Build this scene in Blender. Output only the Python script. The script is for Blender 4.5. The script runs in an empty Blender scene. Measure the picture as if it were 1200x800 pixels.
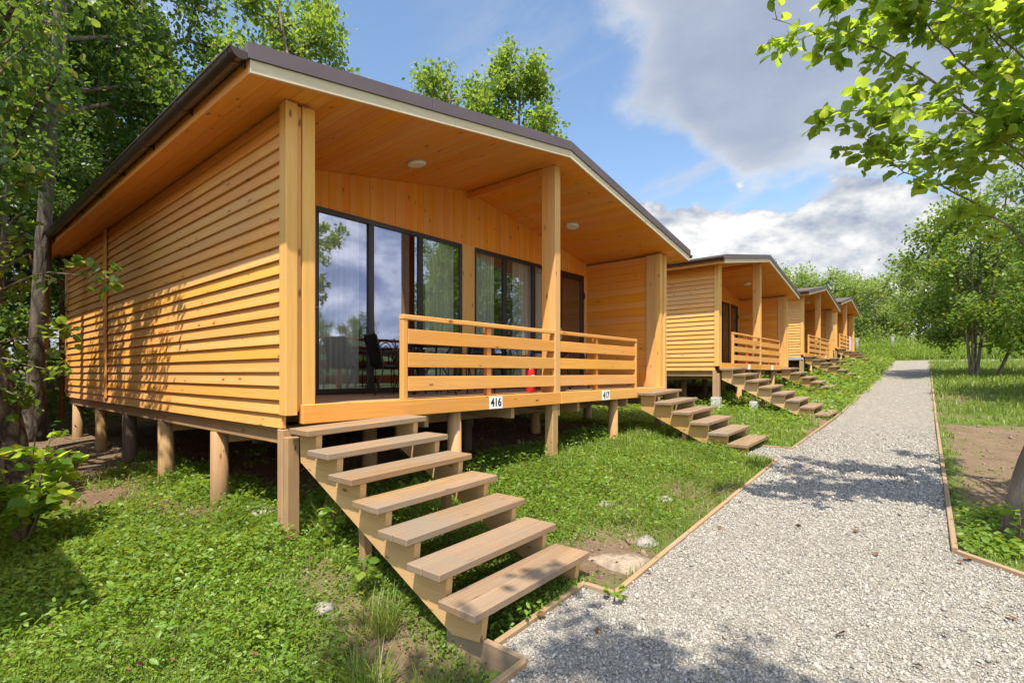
import bpy, math, random
import numpy as np
from mathutils import Vector, Matrix, Euler

random.seed(7)
rng = np.random.default_rng(11)
scene = bpy.context.scene
col = scene.collection
R = math.radians

# ------------------------------------------------------------------ camera maths
YAW, FPX, HY = 40.362, 603.37, 436.7
CY, SY = math.cos(R(YAW)), math.sin(R(YAW))


def at(px, py, fw):
    """point seen at photo pixel (px, py) at forward distance fw from the camera"""
    r = (px - 600) / FPX * fw
    z = (HY - py) / FPX * fw
    return np.array([CY * r - SY * fw, SY * r + CY * fw, z])


# ------------------------------------------------------------------ tagging
def tag(o, label=None, cat=None, group=None, kind=None):
    if label: o['label'] = label
    if cat: o['category'] = cat
    if group: o['group'] = group
    if kind: o['kind'] = kind
    return o


def empty(name, loc, label=None, cat=None, group=None, rz=0.0):
    o = bpy.data.objects.new(name, None)
    o.empty_display_size = 0.2
    col.objects.link(o)
    o.location = loc
    o.rotation_euler.z = rz
    return tag(o, label, cat, group)


def copy_tree(o, parent=None, skip=()):
    c = o.copy()
    col.objects.link(c)
    if parent is not None: c.parent = parent
    for ch in list(o.children):
        if any(ch.name.split('.')[0] == s for s in skip): continue
        copy_tree(ch, c, skip)
    return c


# ------------------------------------------------------------------ mesh builders
class MB:
    """collects boards, boxes and tubes and links them as ONE mesh object"""

    def __init__(self):
        self.v, self.f, self.uv, self.rnd, self.sm = [], [], [], [], []

    def face(self, idx, uvs, rnd, smooth=False):
        self.f.append(idx); self.uv.append(uvs); self.rnd.append(rnd); self.sm.append(smooth)

    def hexa(self, pts, long=0, rnd=None, M=None):
        """8 points: bottom ring 0-3, top ring 4-7 (order -x-y,+x-y,+x+y,-x+y); uv along axis `long`"""
        rnd = random.random() if rnd is None else rnd
        o = len(self.v)
        uo, vo = random.random() * 40, random.random() * 40
        P = [Vector(p) for p in pts]
        for p in P: self.v.append(M @ p if M else p)
        for q in ((3, 2, 1, 0), (4, 5, 6, 7), (0, 1, 5, 4), (1, 2, 6, 5), (2, 3, 7, 6), (3, 0, 4, 7)):
            n = (P[q[1]] - P[q[0]]).cross(P[q[2]] - P[q[1]])
            self.face([o + i for i in q], self.boxuv([P[i] for i in q], n, long, uo, vo), rnd)

    def boxuv(self, pts, n, long, uo, vo):
        ax = max(range(3), key=lambda i: abs(n[i]))
        oth = [i for i in range(3) if i != ax]
        if long in oth:
            b = [i for i in oth if i != long][0]
            return [(p[long] + uo, p[b] + vo) for p in pts]
        return [(p[oth[0]] * .3 + uo, p[oth[1]] + vo) for p in pts]

    def box(self, lo, hi, long=None, ch=0.003, rnd=None, M=None):
        """chamfered box"""
        rnd = random.random() if rnd is None else rnd
        lo = Vector(lo); hi = Vector(hi)
        for i in range(3):
            if lo[i] > hi[i]: lo[i], hi[i] = hi[i], lo[i]
        d = hi - lo
        if long is None: long = max(range(3), key=lambda i: d[i])
        ch = min(ch, min(d) * .3)
        o = len(self.v)
        uo, vo = random.random() * 40, random.random() * 40
        idx = {}
        P = []
        for sx in (0, 1):
            for sy in (0, 1):
                for sz in (0, 1):
                    s = (sx, sy, sz)
                    for a in range(3):
                        p = [0, 0, 0]
                        for i in range(3):
                            e = hi[i] if s[i] else lo[i]
                            if i != a: e += -ch if s[i] else ch
                            p[i] = e
                        idx[(s, a)] = len(P)
                        P.append(Vector(p))
        for p in P: self.v.append(M @ p if M else p.copy())
        c = (lo + hi) / 2

        def add(keys):
            pts = [P[idx[k]] for k in keys]
            n = (pts[1] - pts[0]).cross(pts[2] - pts[1])
            fc = sum(pts, Vector()) / len(pts)
            if n.dot(fc - c) < 0: keys = keys[::-1]; pts = pts[::-1]; n = -n
            self.face([o + idx[k] for k in keys], self.boxuv(pts, n, long, uo, vo), rnd)

        for a in range(3):
            b, e = [i for i in range(3) if i != a]
            for s in (0, 1):
                ks = []
                for (p, q) in ((0, 0), (1, 0), (1, 1), (0, 1)):
                    t = [0, 0, 0]; t[a] = s; t[b] = p; t[e] = q
                    ks.append((tuple(t), a))
                add(ks)
            for p in (0, 1):
                for q in (0, 1):
                    t0 = [0, 0, 0]; t0[b] = p; t0[e] = q
                    t1 = list(t0); t0[a] = 0; t1[a] = 1
                    add([(tuple(t0), b), (tuple(t1), b), (tuple(t1), e), (tuple(t0), e)])
        for sx in (0, 1):
            for sy in (0, 1):
                for sz in (0, 1):
                    s = (sx, sy, sz)
                    add([(s, 0), (s, 1), (s, 2)])

    def tube(self, pts, rad, seg=10, cap=True, rnd=None, smooth=True, sc=1.0):
        rnd = random.random() if rnd is None else rnd
        pts = [Vector(p) for p in pts]
        n = len(pts)
        rads = rad if hasattr(rad, '__len__') else [rad] * n
        o = len(self.v)
        prev = None
        L = 0
        Ls = []
        for i, p in enumerate(pts):
            t = (pts[min(i + 1, n - 1)] - pts[max(i - 1, 0)]).normalized()
            if prev is None:
                a = Vector((0, 0, 1)) if abs(t.z) < .9 else Vector((1, 0, 0))
                x = t.cross(a).normalized()
            else:
                x = (prev - t * prev.dot(t)).normalized()
            prev = x
            y = t.cross(x)
            if i: L += (pts[i] - pts[i - 1]).length
            Ls.append(L)
            for k in range(seg):
                an = 2 * math.pi * k / seg
                self.v.append(p + (x * math.cos(an) + y * math.sin(an)) * rads[i])
        uo = random.random() * 40
        for i in range(n - 1):
            for k in range(seg):
                k2 = (k + 1) % seg
                c = 2 * math.pi * max(rads)
                self.face([o + i * seg + k, o + i * seg + k2, o + (i + 1) * seg + k2, o + (i + 1) * seg + k],
                          [(Ls[i] + uo, c * k / seg), (Ls[i] + uo, c * (k + 1) / seg), (Ls[i + 1] + uo, c * (k + 1) / seg),
                           (Ls[i + 1] + uo, c * k / seg)], rnd, smooth)
        if cap:
            self.face([o + k for k in range(seg)][::-1], [(0, 0)] * seg, rnd)
            self.face([o + (n - 1) * seg + k for k in range(seg)], [(0, 0)] * seg, rnd)

    def prism(self, poly, axis, a0, a1, rnd=None, long=0):
        """extrude a 2D polygon (list of 2D points in the two other axes) along axis from a0 to a1"""
        rnd = random.random() if rnd is None else rnd
        o = len(self.v)
        oth = [i for i in range(3) if i != axis]
        n = len(poly)
        uo, vo = random.random() * 40, random.random() * 40
        for a in (a0, a1):
            for p in poly:
                q = [0, 0, 0]; q[axis] = a; q[oth[0]] = p[0]; q[oth[1]] = p[1]
                self.v.append(Vector(q))
        area = sum(poly[i][0] * poly[(i + 1) % n][1] - poly[(i + 1) % n][0] * poly[i][1] for i in range(n))
        flip = (area > 0) != (axis == 1)      # +area seen along -axis unless axis is y
        A = [o + i for i in range(n)]
        B = [o + n + i for i in range(n)]
        uvp = [(p[0] + uo, p[1] + vo) for p in poly]
        self.face(A[::-1] if flip else A, uvp[::-1] if flip else uvp, rnd)
        self.face(B if flip else B[::-1], uvp if flip else uvp[::-1], rnd)
        for i in range(n):
            j = (i + 1) % n
            q = [A[i], A[j], B[j], B[i]]
            d = math.hypot(poly[j][0] - poly[i][0], poly[j][1] - poly[i][1])
            u = [(uo, vo), (uo + d, vo), (uo + d, vo + abs(a1 - a0)), (uo, vo + abs(a1 - a0))]
            if not flip: q = q[::-1]; u = u[::-1]
            self.face(q, u, rnd)

    def build(self, name, mat, parent=None, **kw):
        me = bpy.data.meshes.new(name)
        me.from_pydata([tuple(v) for v in self.v], [], self.f)
        uvl = me.uv_layers.new(name='UVMap')
        flat = [c for u in self.uv for p in u for c in p]
        uvl.data.foreach_set('uv', flat)
        at_ = me.attributes.new('rnd', 'FLOAT', 'FACE')
        at_.data.foreach_set('value', self.rnd)
        me.polygons.foreach_set('use_smooth', self.sm)
        me.materials.append(mat)
        me.update()
        o = bpy.data.objects.new(name, me)
        col.objects.link(o)
        if parent is not None: o.parent = parent
        return tag(o, **kw)


def np_mesh(name, V, F, mat, rnd=None, parent=None, smooth=False, mats=None):
    """V (n,3), F (m,k) arrays -> mesh object"""
    me = bpy.data.meshes.new(name)
    V = np.ascontiguousarray(V, dtype=np.float32)
    F = np.ascontiguousarray(F, dtype=np.int32)
    m, k = F.shape
    me.vertices.add(len(V)); me.vertices.foreach_set('co', V.ravel())
    me.loops.add(m * k); me.loops.foreach_set('vertex_index', F.ravel())
    me.polygons.add(m)
    me.polygons.foreach_set('loop_start', np.arange(0, m * k, k, dtype=np.int32))
    me.polygons.foreach_set('loop_total', np.full(m, k, dtype=np.int32))
    if smooth: me.polygons.foreach_set('use_smooth', np.ones(m, dtype=bool))
    if rnd is not None:
        a = me.attributes.new('rnd', 'FLOAT', 'FACE')
        a.data.foreach_set('value', np.ascontiguousarray(rnd, dtype=np.float32))
    me.materials.append(mat)
    me.update(calc_edges=True)
    o = bpy.data.objects.new(name, me)
    col.objects.link(o)
    if parent is not None: o.parent = parent
    return o


# ------------------------------------------------------------------ materials
def mat_new(name):
    m = bpy.data.materials.new(name)
    m.use_nodes = True
    nt = m.node_tree
    nt.nodes.clear()
    out = nt.nodes.new('ShaderNodeOutputMaterial')
    return m, nt, out


class N:
    """tiny node helper"""

    def __init__(self, nt): self.nt = nt

    def n(self, t, **kw):
        x = self.nt.nodes.new('ShaderNode' + t)
        for k, v in kw.items(): setattr(x, k, v)
        return x

    def set(self, node, i, v):
        s = node.inputs[i]
        if hasattr(v, 'is_output') or isinstance(v, bpy.types.NodeSocket): self.nt.links.new(v, s)
        else: s.default_value = v

    def math(self, op, a, b=0.0, c=None, clamp=False):
        x = self.n('Math', operation=op, use_clamp=clamp)
        self.set(x, 0, a); self.set(x, 1, b)
        if c is not None: self.set(x, 2, c)
        return x.outputs[0]

    def mix(self, f, a, b, blend='MIX'):
        x = self.n('MixRGB', blend_type=blend)
        self.set(x, 0, f); self.set(x, 1, a if isinstance(a, bpy.types.NodeSocket) else (*a, 1)[:4])
        self.set(x, 2, b if isinstance(b, bpy.types.NodeSocket) else (*b, 1)[:4])
        return x.outputs[0]

    def noise(self, vec, scale, detail=3, rough=.55, dist=0.0, col=False):
        x = self.n('TexNoise')
        if vec is not None: self.set(x, 'Vector', vec)
        x.inputs['Scale'].default_value = scale
        x.inputs['Detail'].default_value = detail
        x.inputs['Roughness'].default_value = rough
        x.inputs['Distortion'].default_value = dist
        return x.outputs['Color' if col else 'Fac']

    def ramp(self, f, stops, interp='LINEAR'):
        x = self.n('ValToRGB')
        x.color_ramp.interpolation = interp
        e = x.color_ramp.elements
        while len(e) < len(stops): e.new(.5)
        for i, (p, c) in enumerate(stops):
            e[i].position = p
            e[i].color = (c, c, c, 1) if not hasattr(c, '__len__') else (*c, 1)
        self.set(x, 0, f)
        return x.outputs[0]

    def remap(self, f, a, b, c=0.0, d=1.0, smooth=False):
        x = self.n('MapRange')
        x.clamp = True
        if smooth: x.interpolation_type = 'SMOOTHSTEP'
        self.set(x, 0, f)
        for i, v in enumerate((a, b, c, d)): x.inputs[i + 1].default_value = v
        return x.outputs[0]

    def vmul(self, v, s):
        x = self.n('VectorMath', operation='MULTIPLY')
        self.set(x, 0, v); x.inputs[1].default_value = s
        return x.outputs[0]

    def vadd(self, v, s):
        x = self.n('VectorMath', operation='ADD')
        self.set(x, 0, v)
        self.set(x, 1, s)
        return x.outputs[0]

    def attr(self, name):
        x = self.n('Attribute'); x.attribute_name = name
        return x.outputs['Fac']

    def bump(self, h, strength=.3, dist=.01):
        x = self.n('Bump')
        x.inputs['Strength'].default_value = strength
        x.inputs['Distance'].default_value = dist
        self.set(x, 'Height', h)
        return x.outputs[0]

    def bsdf(self, colr, rough=.6, spec=.3, normal=None, metal=0.0):
        x = self.n('BsdfPrincipled')
        self.set(x, 'Base Color', colr if isinstance(colr, bpy.types.NodeSocket) else (*colr, 1)[:4])
        self.set(x, 'Roughness', rough)
        x.inputs['Specular IOR Level'].default_value = spec
        x.inputs['Metallic'].default_value = metal
        if normal is not None: self.set(x, 'Normal', normal)
        return x


def wood(name, light, dark, knot=(.12, .05, .02), weather=0.0, wcol=(.33, .28, .23), rough=.55, var=.16, bump=.35, satv=.16):
    m, nt, out = mat_new(name)
    g = N(nt)
    uv = g.n('UVMap'); uv.uv_map = 'UVMap'
    uv = uv.outputs[0]
    rnd = g.attr('rnd')
    # grain: long streaks, slightly wandering
    w = g.noise(g.vmul(uv, (1.3, 4.0, 1)), 1.0, 2, .5, col=True)
    wv = g.vmul(w, (0.0, .055, 0))
    uvw = g.vadd(uv, wv)
    g1 = g.noise(g.vmul(uvw, (.9, 30, 1)), 1.0, 5, .62)
    g2 = g.noise(g.vmul(uvw, (5, 170, 1)), 1.0, 3, .6)
    broad = g.noise(g.vmul(uv, (.9, 5, 1)), 1.0, 3, .5)
    f = g.math('ADD', g.math('MULTIPLY', g1, .62), g.math('MULTIPLY', g2, .38))
    f = g.remap(f, .34, .66)
    c = g.mix(g.math('MULTIPLY', f, .9), light, dark)
    c = g.mix(g.remap(broad, .4, .72, 0, .4), c, dark)
    # knots
    vo = g.n('TexVoronoi'); vo.voronoi_dimensions = '2D'; vo.inputs['Scale'].default_value = 1
    vo.inputs['Randomness'].default_value = 1.0
    g.set(vo, 'Vector', g.vmul(uvw, (2.1, 6.2, 1)))
    kd = vo.outputs['Distance']
    kr = g.n('SeparateColor'); g.set(kr, 0, vo.outputs['Color'])
    keep = g.math('GREATER_THAN', kr.outputs[0], .62)
    ksz = g.math('MULTIPLY_ADD', kr.outputs[1], .07, .035)
    kn = g.math('DIVIDE', kd, ksz)
    kmask = g.math('MULTIPLY', g.remap(kn, 1.0, .45, 0, 1, True), keep)
    halo = g.math('MULTIPLY', g.remap(kn, 2.6, .9, 0, .45, True), keep)
    c = g.mix(halo, c, dark)
    c = g.mix(g.math('MULTIPLY', kmask, .82), c, knot)
    # board to board variation
    hs = g.n('HueSaturation')
    g.set(hs, 'Color', c)
    g.set(hs, 'Value', g.math('MULTIPLY_ADD', rnd, var * 2, 1.0 - var))
    r2 = g.math('FRACT', g.math('MULTIPLY', rnd, 17.3))
    g.set(hs, 'Saturation', g.math('MULTIPLY_ADD', r2, satv, 1.0 - satv * .45))
    g.set(hs, 'Hue', g.math('MULTIPLY_ADD', g.math('FRACT', g.math('MULTIPLY', rnd, 7.7)), .009, .4945))
    c = hs.outputs[0]
    # dirt / weathering
    tc = g.n('TexCoord')
    wn = g.noise(tc.outputs['Object'], 1.4, 5, .62)
    wn2 = g.noise(tc.outputs['Object'], 9.0, 4, .6)
    wf = g.math('ADD', g.remap(wn, .35, .7), g.math('MULTIPLY', g.math('SUBTRACT', wn2, .5), .7), clamp=True)
    c = g.mix(g.math('MULTIPLY', wf, max(weather, .13)), c, wcol)
    h = g.math('SUBTRACT', g.math('MULTIPLY', f, .6), kmask)
    bs = g.bsdf(c, g.math('MULTIPLY_ADD', f, .18, rough - .09), .28, g.bump(h, bump, .0025))
    nt.links.new(bs.outputs[0], out.inputs[0])
    return m


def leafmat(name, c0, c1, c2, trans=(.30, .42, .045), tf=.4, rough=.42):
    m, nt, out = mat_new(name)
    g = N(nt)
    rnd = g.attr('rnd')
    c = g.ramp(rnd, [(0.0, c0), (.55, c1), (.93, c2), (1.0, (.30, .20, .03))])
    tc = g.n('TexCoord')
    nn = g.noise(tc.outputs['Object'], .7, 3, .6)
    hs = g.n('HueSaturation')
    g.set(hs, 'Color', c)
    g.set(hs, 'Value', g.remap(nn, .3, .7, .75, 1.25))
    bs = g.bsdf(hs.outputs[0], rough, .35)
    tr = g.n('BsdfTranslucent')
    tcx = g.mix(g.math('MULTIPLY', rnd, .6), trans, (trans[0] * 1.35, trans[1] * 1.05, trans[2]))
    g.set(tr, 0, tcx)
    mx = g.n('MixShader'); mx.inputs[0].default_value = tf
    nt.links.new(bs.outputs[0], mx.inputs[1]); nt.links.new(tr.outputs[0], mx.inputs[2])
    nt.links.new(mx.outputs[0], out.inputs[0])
    return m


def plain(name, c, rough=.5, spec=.4, metal=0.0, nscale=0, namp=.15, bump=0.0):
    m, nt, out = mat_new(name)
    g = N(nt)
    cc = (*c, 1)
    nrm = None
    x = None
    if nscale:
        tc = g.n('TexCoord')
        nz = g.noise(tc.outputs['Object'], nscale, 5, .6)
        x = g.mix(g.remap(nz, .3, .7), tuple(v * (1 - namp) for v in c), tuple(min(1, v * (1 + namp)) for v in c))
        if bump: nrm = g.bump(nz, bump, .01)
    bs = g.bsdf(x if x is not None else c, rough, spec, nrm, metal)
    nt.links.new(bs.outputs[0], out.inputs[0])
    return m


def bark(name, a, b, moss=(.07, .1, .02), scale=9.0):
    m, nt, out = mat_new(name)
    g = N(nt)
    tc = g.n('TexCoord')
    p = g.vmul(tc.outputs['Object'], (1, 1, .3))
    vo = g.n('TexVoronoi'); vo.feature = 'DISTANCE_TO_EDGE'; vo.inputs['Scale'].default_value = scale
    d = g.noise(p, scale * .8, 4, .65, col=True)
    g.set(vo, 'Vector', g.vadd(p, g.vmul(d, (.12, .12, .12))))
    cr = g.remap(vo.outputs['Distance'], 0.0, .28)
    nz = g.noise(p, scale * 2.5, 5, .7)
    f = g.math('MULTIPLY', cr, g.remap(nz, .25, .7, .35, 1))
    c = g.mix(f, a, b)
    mo = g.noise(tc.outputs['Object'], 2.2, 4, .6)
    c = g.mix(g.remap(mo, .52, .7, 0, .6), c, moss)
    bs = g.bsdf(c, .85, .15, g.bump(f, .9, .03))
    nt.links.new(bs.outputs[0], out.inputs[0])
    return m


M = {}
M['pine'] = wood('honey pine', (.77, .39, .10), (.62, .262, .05), rough=.55, var=.09, satv=.09)
M['soffit'] = wood('bounce-tinted pine', (.80, .315, .040), (.69, .24, .027), rough=.5, var=.045, satv=.08)  # same oiled pine, orange bounce light of the porch shade put into the colour
M['pine_pale'] = wood('pale pine trim', (.73, .41, .128), (.60, .305, .078), rough=.5, var=.05, satv=.1)
M['fascia'] = wood('whitened fascia', (.66, .56, .40), (.52, .42, .28), rough=.6, var=.1)
M['tread'] = wood('weathered tread plank', (.34, .22, .115), (.19, .112, .054), weather=.85, wcol=(.20, .165, .125), rough=.7, var=.12, bump=.7)
M['stringer'] = wood('stringer plank', (.58, .36, .15), (.44, .24, .085), weather=.2, wcol=(.35, .28, .2), rough=.62)
M['deck'] = wood('deck plank', (.42, .25, .13), (.31, .17, .085), weather=.35, rough=.62, var=.12)
M['stilt'] = wood('stilt log', (.50, .315, .14), (.34, .185, .075), weather=.55, wcol=(.20, .155, .105), rough=.75, bump=.6)
M['darkstilt'] = wood('tarred stilt log', (.14, .095, .06), (.075, .05, .035), weather=.3, wcol=(.12, .1, .08), rough=.8, bump=.7)
M['edging'] = wood('edging board', (.36, .24, .125), (.25, .15, .07), weather=.6, wcol=(.28, .24, .19), rough=.7)
M['brown_metal'] = plain('brown gutter metal', (.040, .021, .015), .32, .5, 0, 6, .15)
M['flashing'] = plain('roof flashing', (.105, .078, .085), .45, .4, .0, 3, .1)
M['pipe'] = plain('downpipe red brown', (.14, .045, .028), .4, .5)
M['frame'] = plain('dark brown frame', (.022, .014, .012), .35, .5)
M['black'] = plain('black metal', (.012, .012, .013), .4, .5)
M['mesh'] = plain('black sling fabric', (.016, .016, .018), .8, .2)
M['white'] = plain('white plastic', (.72, .70, .66), .4, .4)
M['plate'] = plain('number plate white', (.80, .80, .80), .4, .4)
M['ink'] = plain('black numeral', (.012, .012, .012), .5, .3)
M['red'] = plain('red enamel', (.55, .018, .018), .3, .5)
M['concrete'] = plain('concrete', (.42, .40, .37), .9, .2, 0, 14, .25, .4)
M['curtain'] = plain('curtain cloth', (.66, .65, .62), .9, .1, 0, 3, .06)
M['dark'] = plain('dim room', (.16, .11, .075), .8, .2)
M['sandstone'] = plain('sandy slab', (.27, .21, .15), .95, .1, 0, 16, .35, .6)
M['rock'] = plain('field stone', (.25, .22, .19), .9, .2, 0, 9, .35, .6)
M['post_grey'] = plain('weathered grey post', (.24, .22, .19), .9, .2, 0, 8, .3, .5)
M['towel'] = plain('towel', (.62, .52, .62), .9, .1, 0, 22, .35)
M['zinc'] = plain('zinc strip', (.42, .43, .46), .4, .5, .3, 6, .1)
M['bark'] = bark('grey bark', (.045, .035, .027), (.25, .205, .16))
M['bark2'] = bark('smooth bark', (.14, .105, .075), (.33, .27, .20), scale=5.0)
M['bark3'] = bark('brown grey bark', (.06, .047, .036), (.19, .155, .12), scale=6.0)
M['twig'] = plain('twig', (.12, .085, .05), .8, .2)
M['leaf'] = leafmat('leaf green', (.04, .095, .012), (.08, .155, .02), (.13, .19, .028), trans=(.34, .50, .05), tf=.45)
M['leaf_near'] = leafmat('leaf near', (.055, .13, .014), (.10, .19, .022), (.17, .225, .03), trans=(.46, .64, .055), tf=.58)
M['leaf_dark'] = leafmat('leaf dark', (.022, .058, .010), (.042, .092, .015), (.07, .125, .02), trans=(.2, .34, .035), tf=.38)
M['leaf_pale'] = leafmat('leaf willow', (.095, .165, .04), (.145, .225, .055), (.21, .27, .075), trans=(.42, .55, .09), tf=.45)
M['weed'] = leafmat('weed leaf', (.07, .15, .016), (.13, .225, .026), (.20, .27, .04), trans=(.40, .54, .04), tf=.4)
M['grass'] = leafmat('grass blade', (.075, .135, .016), (.13, .20, .024), (.21, .235, .05), trans=(.34, .44, .04), tf=.36)
M['dry'] = plain('dry leaf', (.15, .075, .035), .7, .2, 0, 30, .4)

# roof shingles
m, nt, out = mat_new('brown shingle')
g = N(nt)
tc = g.n('TexCoord')
br = g.n('TexBrick'); br.inputs['Scale'].default_value = 3.2
br.inputs['Color1'].default_value = (.075, .05, .042, 1); br.inputs['Color2'].default_value = (.115, .08, .065, 1)
br.inputs['Mortar'].default_value = (.03, .02, .018, 1); br.inputs['Mortar Size'].default_value = .012
g.set(br, 'Vector', tc.outputs['Object'])
nz = g.noise(tc.outputs['Object'], 40, 3, .7)
cc = g.mix(g.remap(nz, .3, .7, 0, .4), br.outputs[0], (.19, .15, .13))
bs = g.bsdf(cc, .85, .2, g.bump(nz, .4, .01))
nt.links.new(bs.outputs[0], out.inputs[0])
M['shingle'] = m

# glass: coated pane, strong mirror plus see-through
m, nt, out = mat_new('window glass')
g = N(nt)
fr = g.n('Fresnel'); fr.inputs['IOR'].default_value = 2.6
gl = g.n('BsdfGlossy'); gl.inputs['Roughness'].default_value = 0.0; gl.inputs['Color'].default_value = (.62, .68, .92, 1)
tr = g.n('BsdfTransparent'); tr.inputs[0].default_value = (.90, .92, .91, 1)
mx = g.n('MixShader')
geo = g.n('NewGeometry')
g.set(mx, 0, g.math('MULTIPLY', g.math('MULTIPLY_ADD', fr.outputs[0], 1.1, .12, clamp=True), g.math('SUBTRACT', 1.0, geo.outputs['Backfacing'])))
nt.links.new(tr.outputs[0], mx.inputs[1]); nt.links.new(gl.outputs[0], mx.inputs[2]); nt.links.new(mx.outputs[0], out.inputs[0])
M['glass'] = m

# gravel sheet
m, nt, out = mat_new('pale gravel')
g = N(nt)
tc = g.n('TexCoord')
ob = tc.outputs['Object']
ds = g.noise(ob, 60, 2, .5, col=True)
pv = g.vadd(ob, g.vmul(ds, (.008, .008, .008)))
v1 = g.n('TexVoronoi'); v1.inputs['Scale'].default_value = 66; g.set(v1, 'Vector', pv)
v2 = g.n('TexVoronoi'); v2.inputs['Scale'].default_value = 95; g.set(v2, 'Vector', pv)
s1 = g.n('SeparateColor'); g.set(s1, 0, v1.outputs['Color'])
s2 = g.n('SeparateColor'); g.set(s2, 0, v2.outputs['Color'])
c1 = g.ramp(s1.outputs[0], [(0, (0.128, 0.111, 0.084)), (.3, (0.250, 0.217, 0.165)), (.7, (0.323, 0.282, 0.218)), (1, (0.419, 0.367, 0.289))])
c2 = g.ramp(s2.outputs[1], [(0, (0.107, 0.091, 0.071)), (.5, (0.275, 0.239, 0.184)), (1, (0.377, 0.331, 0.258))])
c = g.mix(g.math('GREATER_THAN', s1.outputs[2], .55), c1, c2)
v3 = g.n('TexVoronoi'); v3.inputs['Scale'].default_value = 21; g.set(v3, 'Vector', pv)
s3 = g.n('SeparateColor'); g.set(s3, 0, v3.outputs['Color'])
c = g.mix(g.remap(s3.outputs[0], .72, 1.0, 0, .55), c, (.20, .185, .16))
c = g.mix(g.remap(s3.outputs[1], .75, 1.0, 0, .45), c, (.60, .57, .52))
big = g.noise(ob, 1.1, 4, .6)
c = g.mix(g.remap(big, .42, .75, 0, .4), c, (.26, .235, .20))
gap = g.remap(v1.outputs['Distance'], .45, .8, 0, .55)
c = g.mix(gap, c, (.12, .11, .10))
hh = g.math('SUBTRACT', 1.0, v1.outputs['Distance'])
bs = g.bsdf(c, .9, .15, g.bump(hh, 1.0, .012))
nt.links.new(bs.outputs[0], out.inputs[0])
M['gravel'] = m

m, nt, out = mat_new('gravel stone')
g = N(nt)
c = g.ramp(g.attr('rnd'), [(0, (0.174, 0.162, 0.141)), (.2, (0.257, 0.236, 0.201)), (.5, (0.334, 0.306, 0.258)), (.8, (0.390, 0.357, 0.302)), (1, (0.473, 0.438, 0.374))])
tc = g.n('TexCoord')
nz = g.noise(tc.outputs['Object'], 220, 3, .6)
c = g.mix(g.remap(nz, .3, .75, 0, .3), c, (.22, .20, .18))
bs = g.bsdf(c, .9, .15)
nt.links.new(bs.outputs[0], out.inputs[0])
M['stone'] = m
M['crumb'] = plain('earth crumb', (.20, .14, .09), .95, .1, 0, 30, .5)

# ground: soil with green film where plants grow ('green' attribute)
m, nt, out = mat_new('soil')
g = N(nt)
tc = g.n('TexCoord')
ob = tc.outputs['Object']
n1 = g.noise(ob, 1.7, 6, .65)
n2 = g.noise(ob, 24, 5, .7)
n3 = g.noise(ob, 120, 3, .6)
c = g.mix(g.remap(n1, .3, .7), (.115, .074, .042), (.205, .14, .082))
c = g.mix(g.remap(n2, .35, .7, 0, .6), c, (.25, .185, .12))
c = g.mix(g.remap(n3, .45, .7, 0, .3), c, (.11, .078, .05))
gc = g.mix(g.remap(n2, .3, .7), (.055, .095, .018), (.12, .165, .032))
gm = g.math('ADD', g.attr('green'), g.math('MULTIPLY', g.math('SUBTRACT', n2, .5), 1.1))
c = g.mix(g.remap(gm, .3, .75, 0, .9), c, gc)
hh = g.math('ADD', n2, g.math('MULTIPLY', n3, .4))
bs = g.bsdf(c, .95, .1, g.bump(hh, .7, .04))
nt.links.new(bs.outputs[0], out.inputs[0])
M['soil'] = m


# ------------------------------------------------------------------ terrain
def sstep(a, b, x):
    t = np.clip((x - a) / (b - a), 0, 1)
    return t * t * (3 - 2 * t)


def pathz(Y):
    Y = np.asarray(Y, float)
    return -1.695 + .058 * np.minimum(Y, 62.0) + .01 * np.maximum(Y - 62, 0) - .17 * sstep(7, 15, Y) * sstep(40, 22, Y)


def xl(Y): return -1.65 - .0259 * Y


def xr(Y): return .157 - .0262 * Y


def in_path(X, Y, mrg=0.0):
    X = np.asarray(X, float); Y = np.asarray(Y, float)
    main = (Y > 3.1 - mrg) & (X > xl(Y) - mrg) & (X < xr(Y) + mrg) & (Y < 43.4 + mrg)
    # the wider gravel apron in front of the camera
    apron = (Y <= 5.2) & (X > -1.76 - mrg) & (X < 7) & ((X - .02) * .6 + (Y - 5.23) * .8 < mrg)
    pad1 = (X > -1.97 - mrg) & (X < -1.6) & (Y > 2.15 - mrg) & (Y < 3.1 + mrg)
    pad2 = (X > -2.38 - mrg) & (X < -1.7) & (Y > 7.95 - mrg) & (Y < 9.0 + mrg)
    cross = (Y > 41.4 - mrg) & (Y < 43.4 + mrg) & (X > -3.0) & (X < 30)
    return main | apron | pad1 | pad2 | cross


def vnoise(X, Y, s, seed=0):
    """cheap smooth noise from sines"""
    r = np.random.default_rng(seed)
    out = 0
    for k in range(6):
        a, b, p = r.normal(size=2).tolist() + [r.uniform(0, 6.28)]
        out = out + np.sin((a * X + b * Y) * s * (1 + .35 * k) + p) / (1 + .3 * k)
    return out / 2.6


def ground(X, Y):
    X = np.asarray(X, float); Y = np.asarray(Y, float)
    h = pathz(Y)
    h = h + .22 * sstep(-1.9, -4.3, X) * (1 - .3 * sstep(0, 8, Y)) + .022 * np.maximum(-6.5 - X, 0)
    h = h - .27 * np.exp(-(((X + 2.05) / .75) ** 2 + ((Y - 1.72) / .62) ** 2))
    h = h + .035 * vnoise(X, Y, 1.4, 3) * sstep(.0, .5, np.abs(X + .8) - .9) + .012 * vnoise(X, Y, 6, 5)
    h = h + .10 * sstep(46, 52, Y) + .6 * sstep(52, 75, Y)
    h = h + .02 * np.maximum(X - 3, 0) * sstep(3, 10, X)
    return np.where(in_path(X, Y, .02), pathz(Y) - .06, h)


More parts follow.
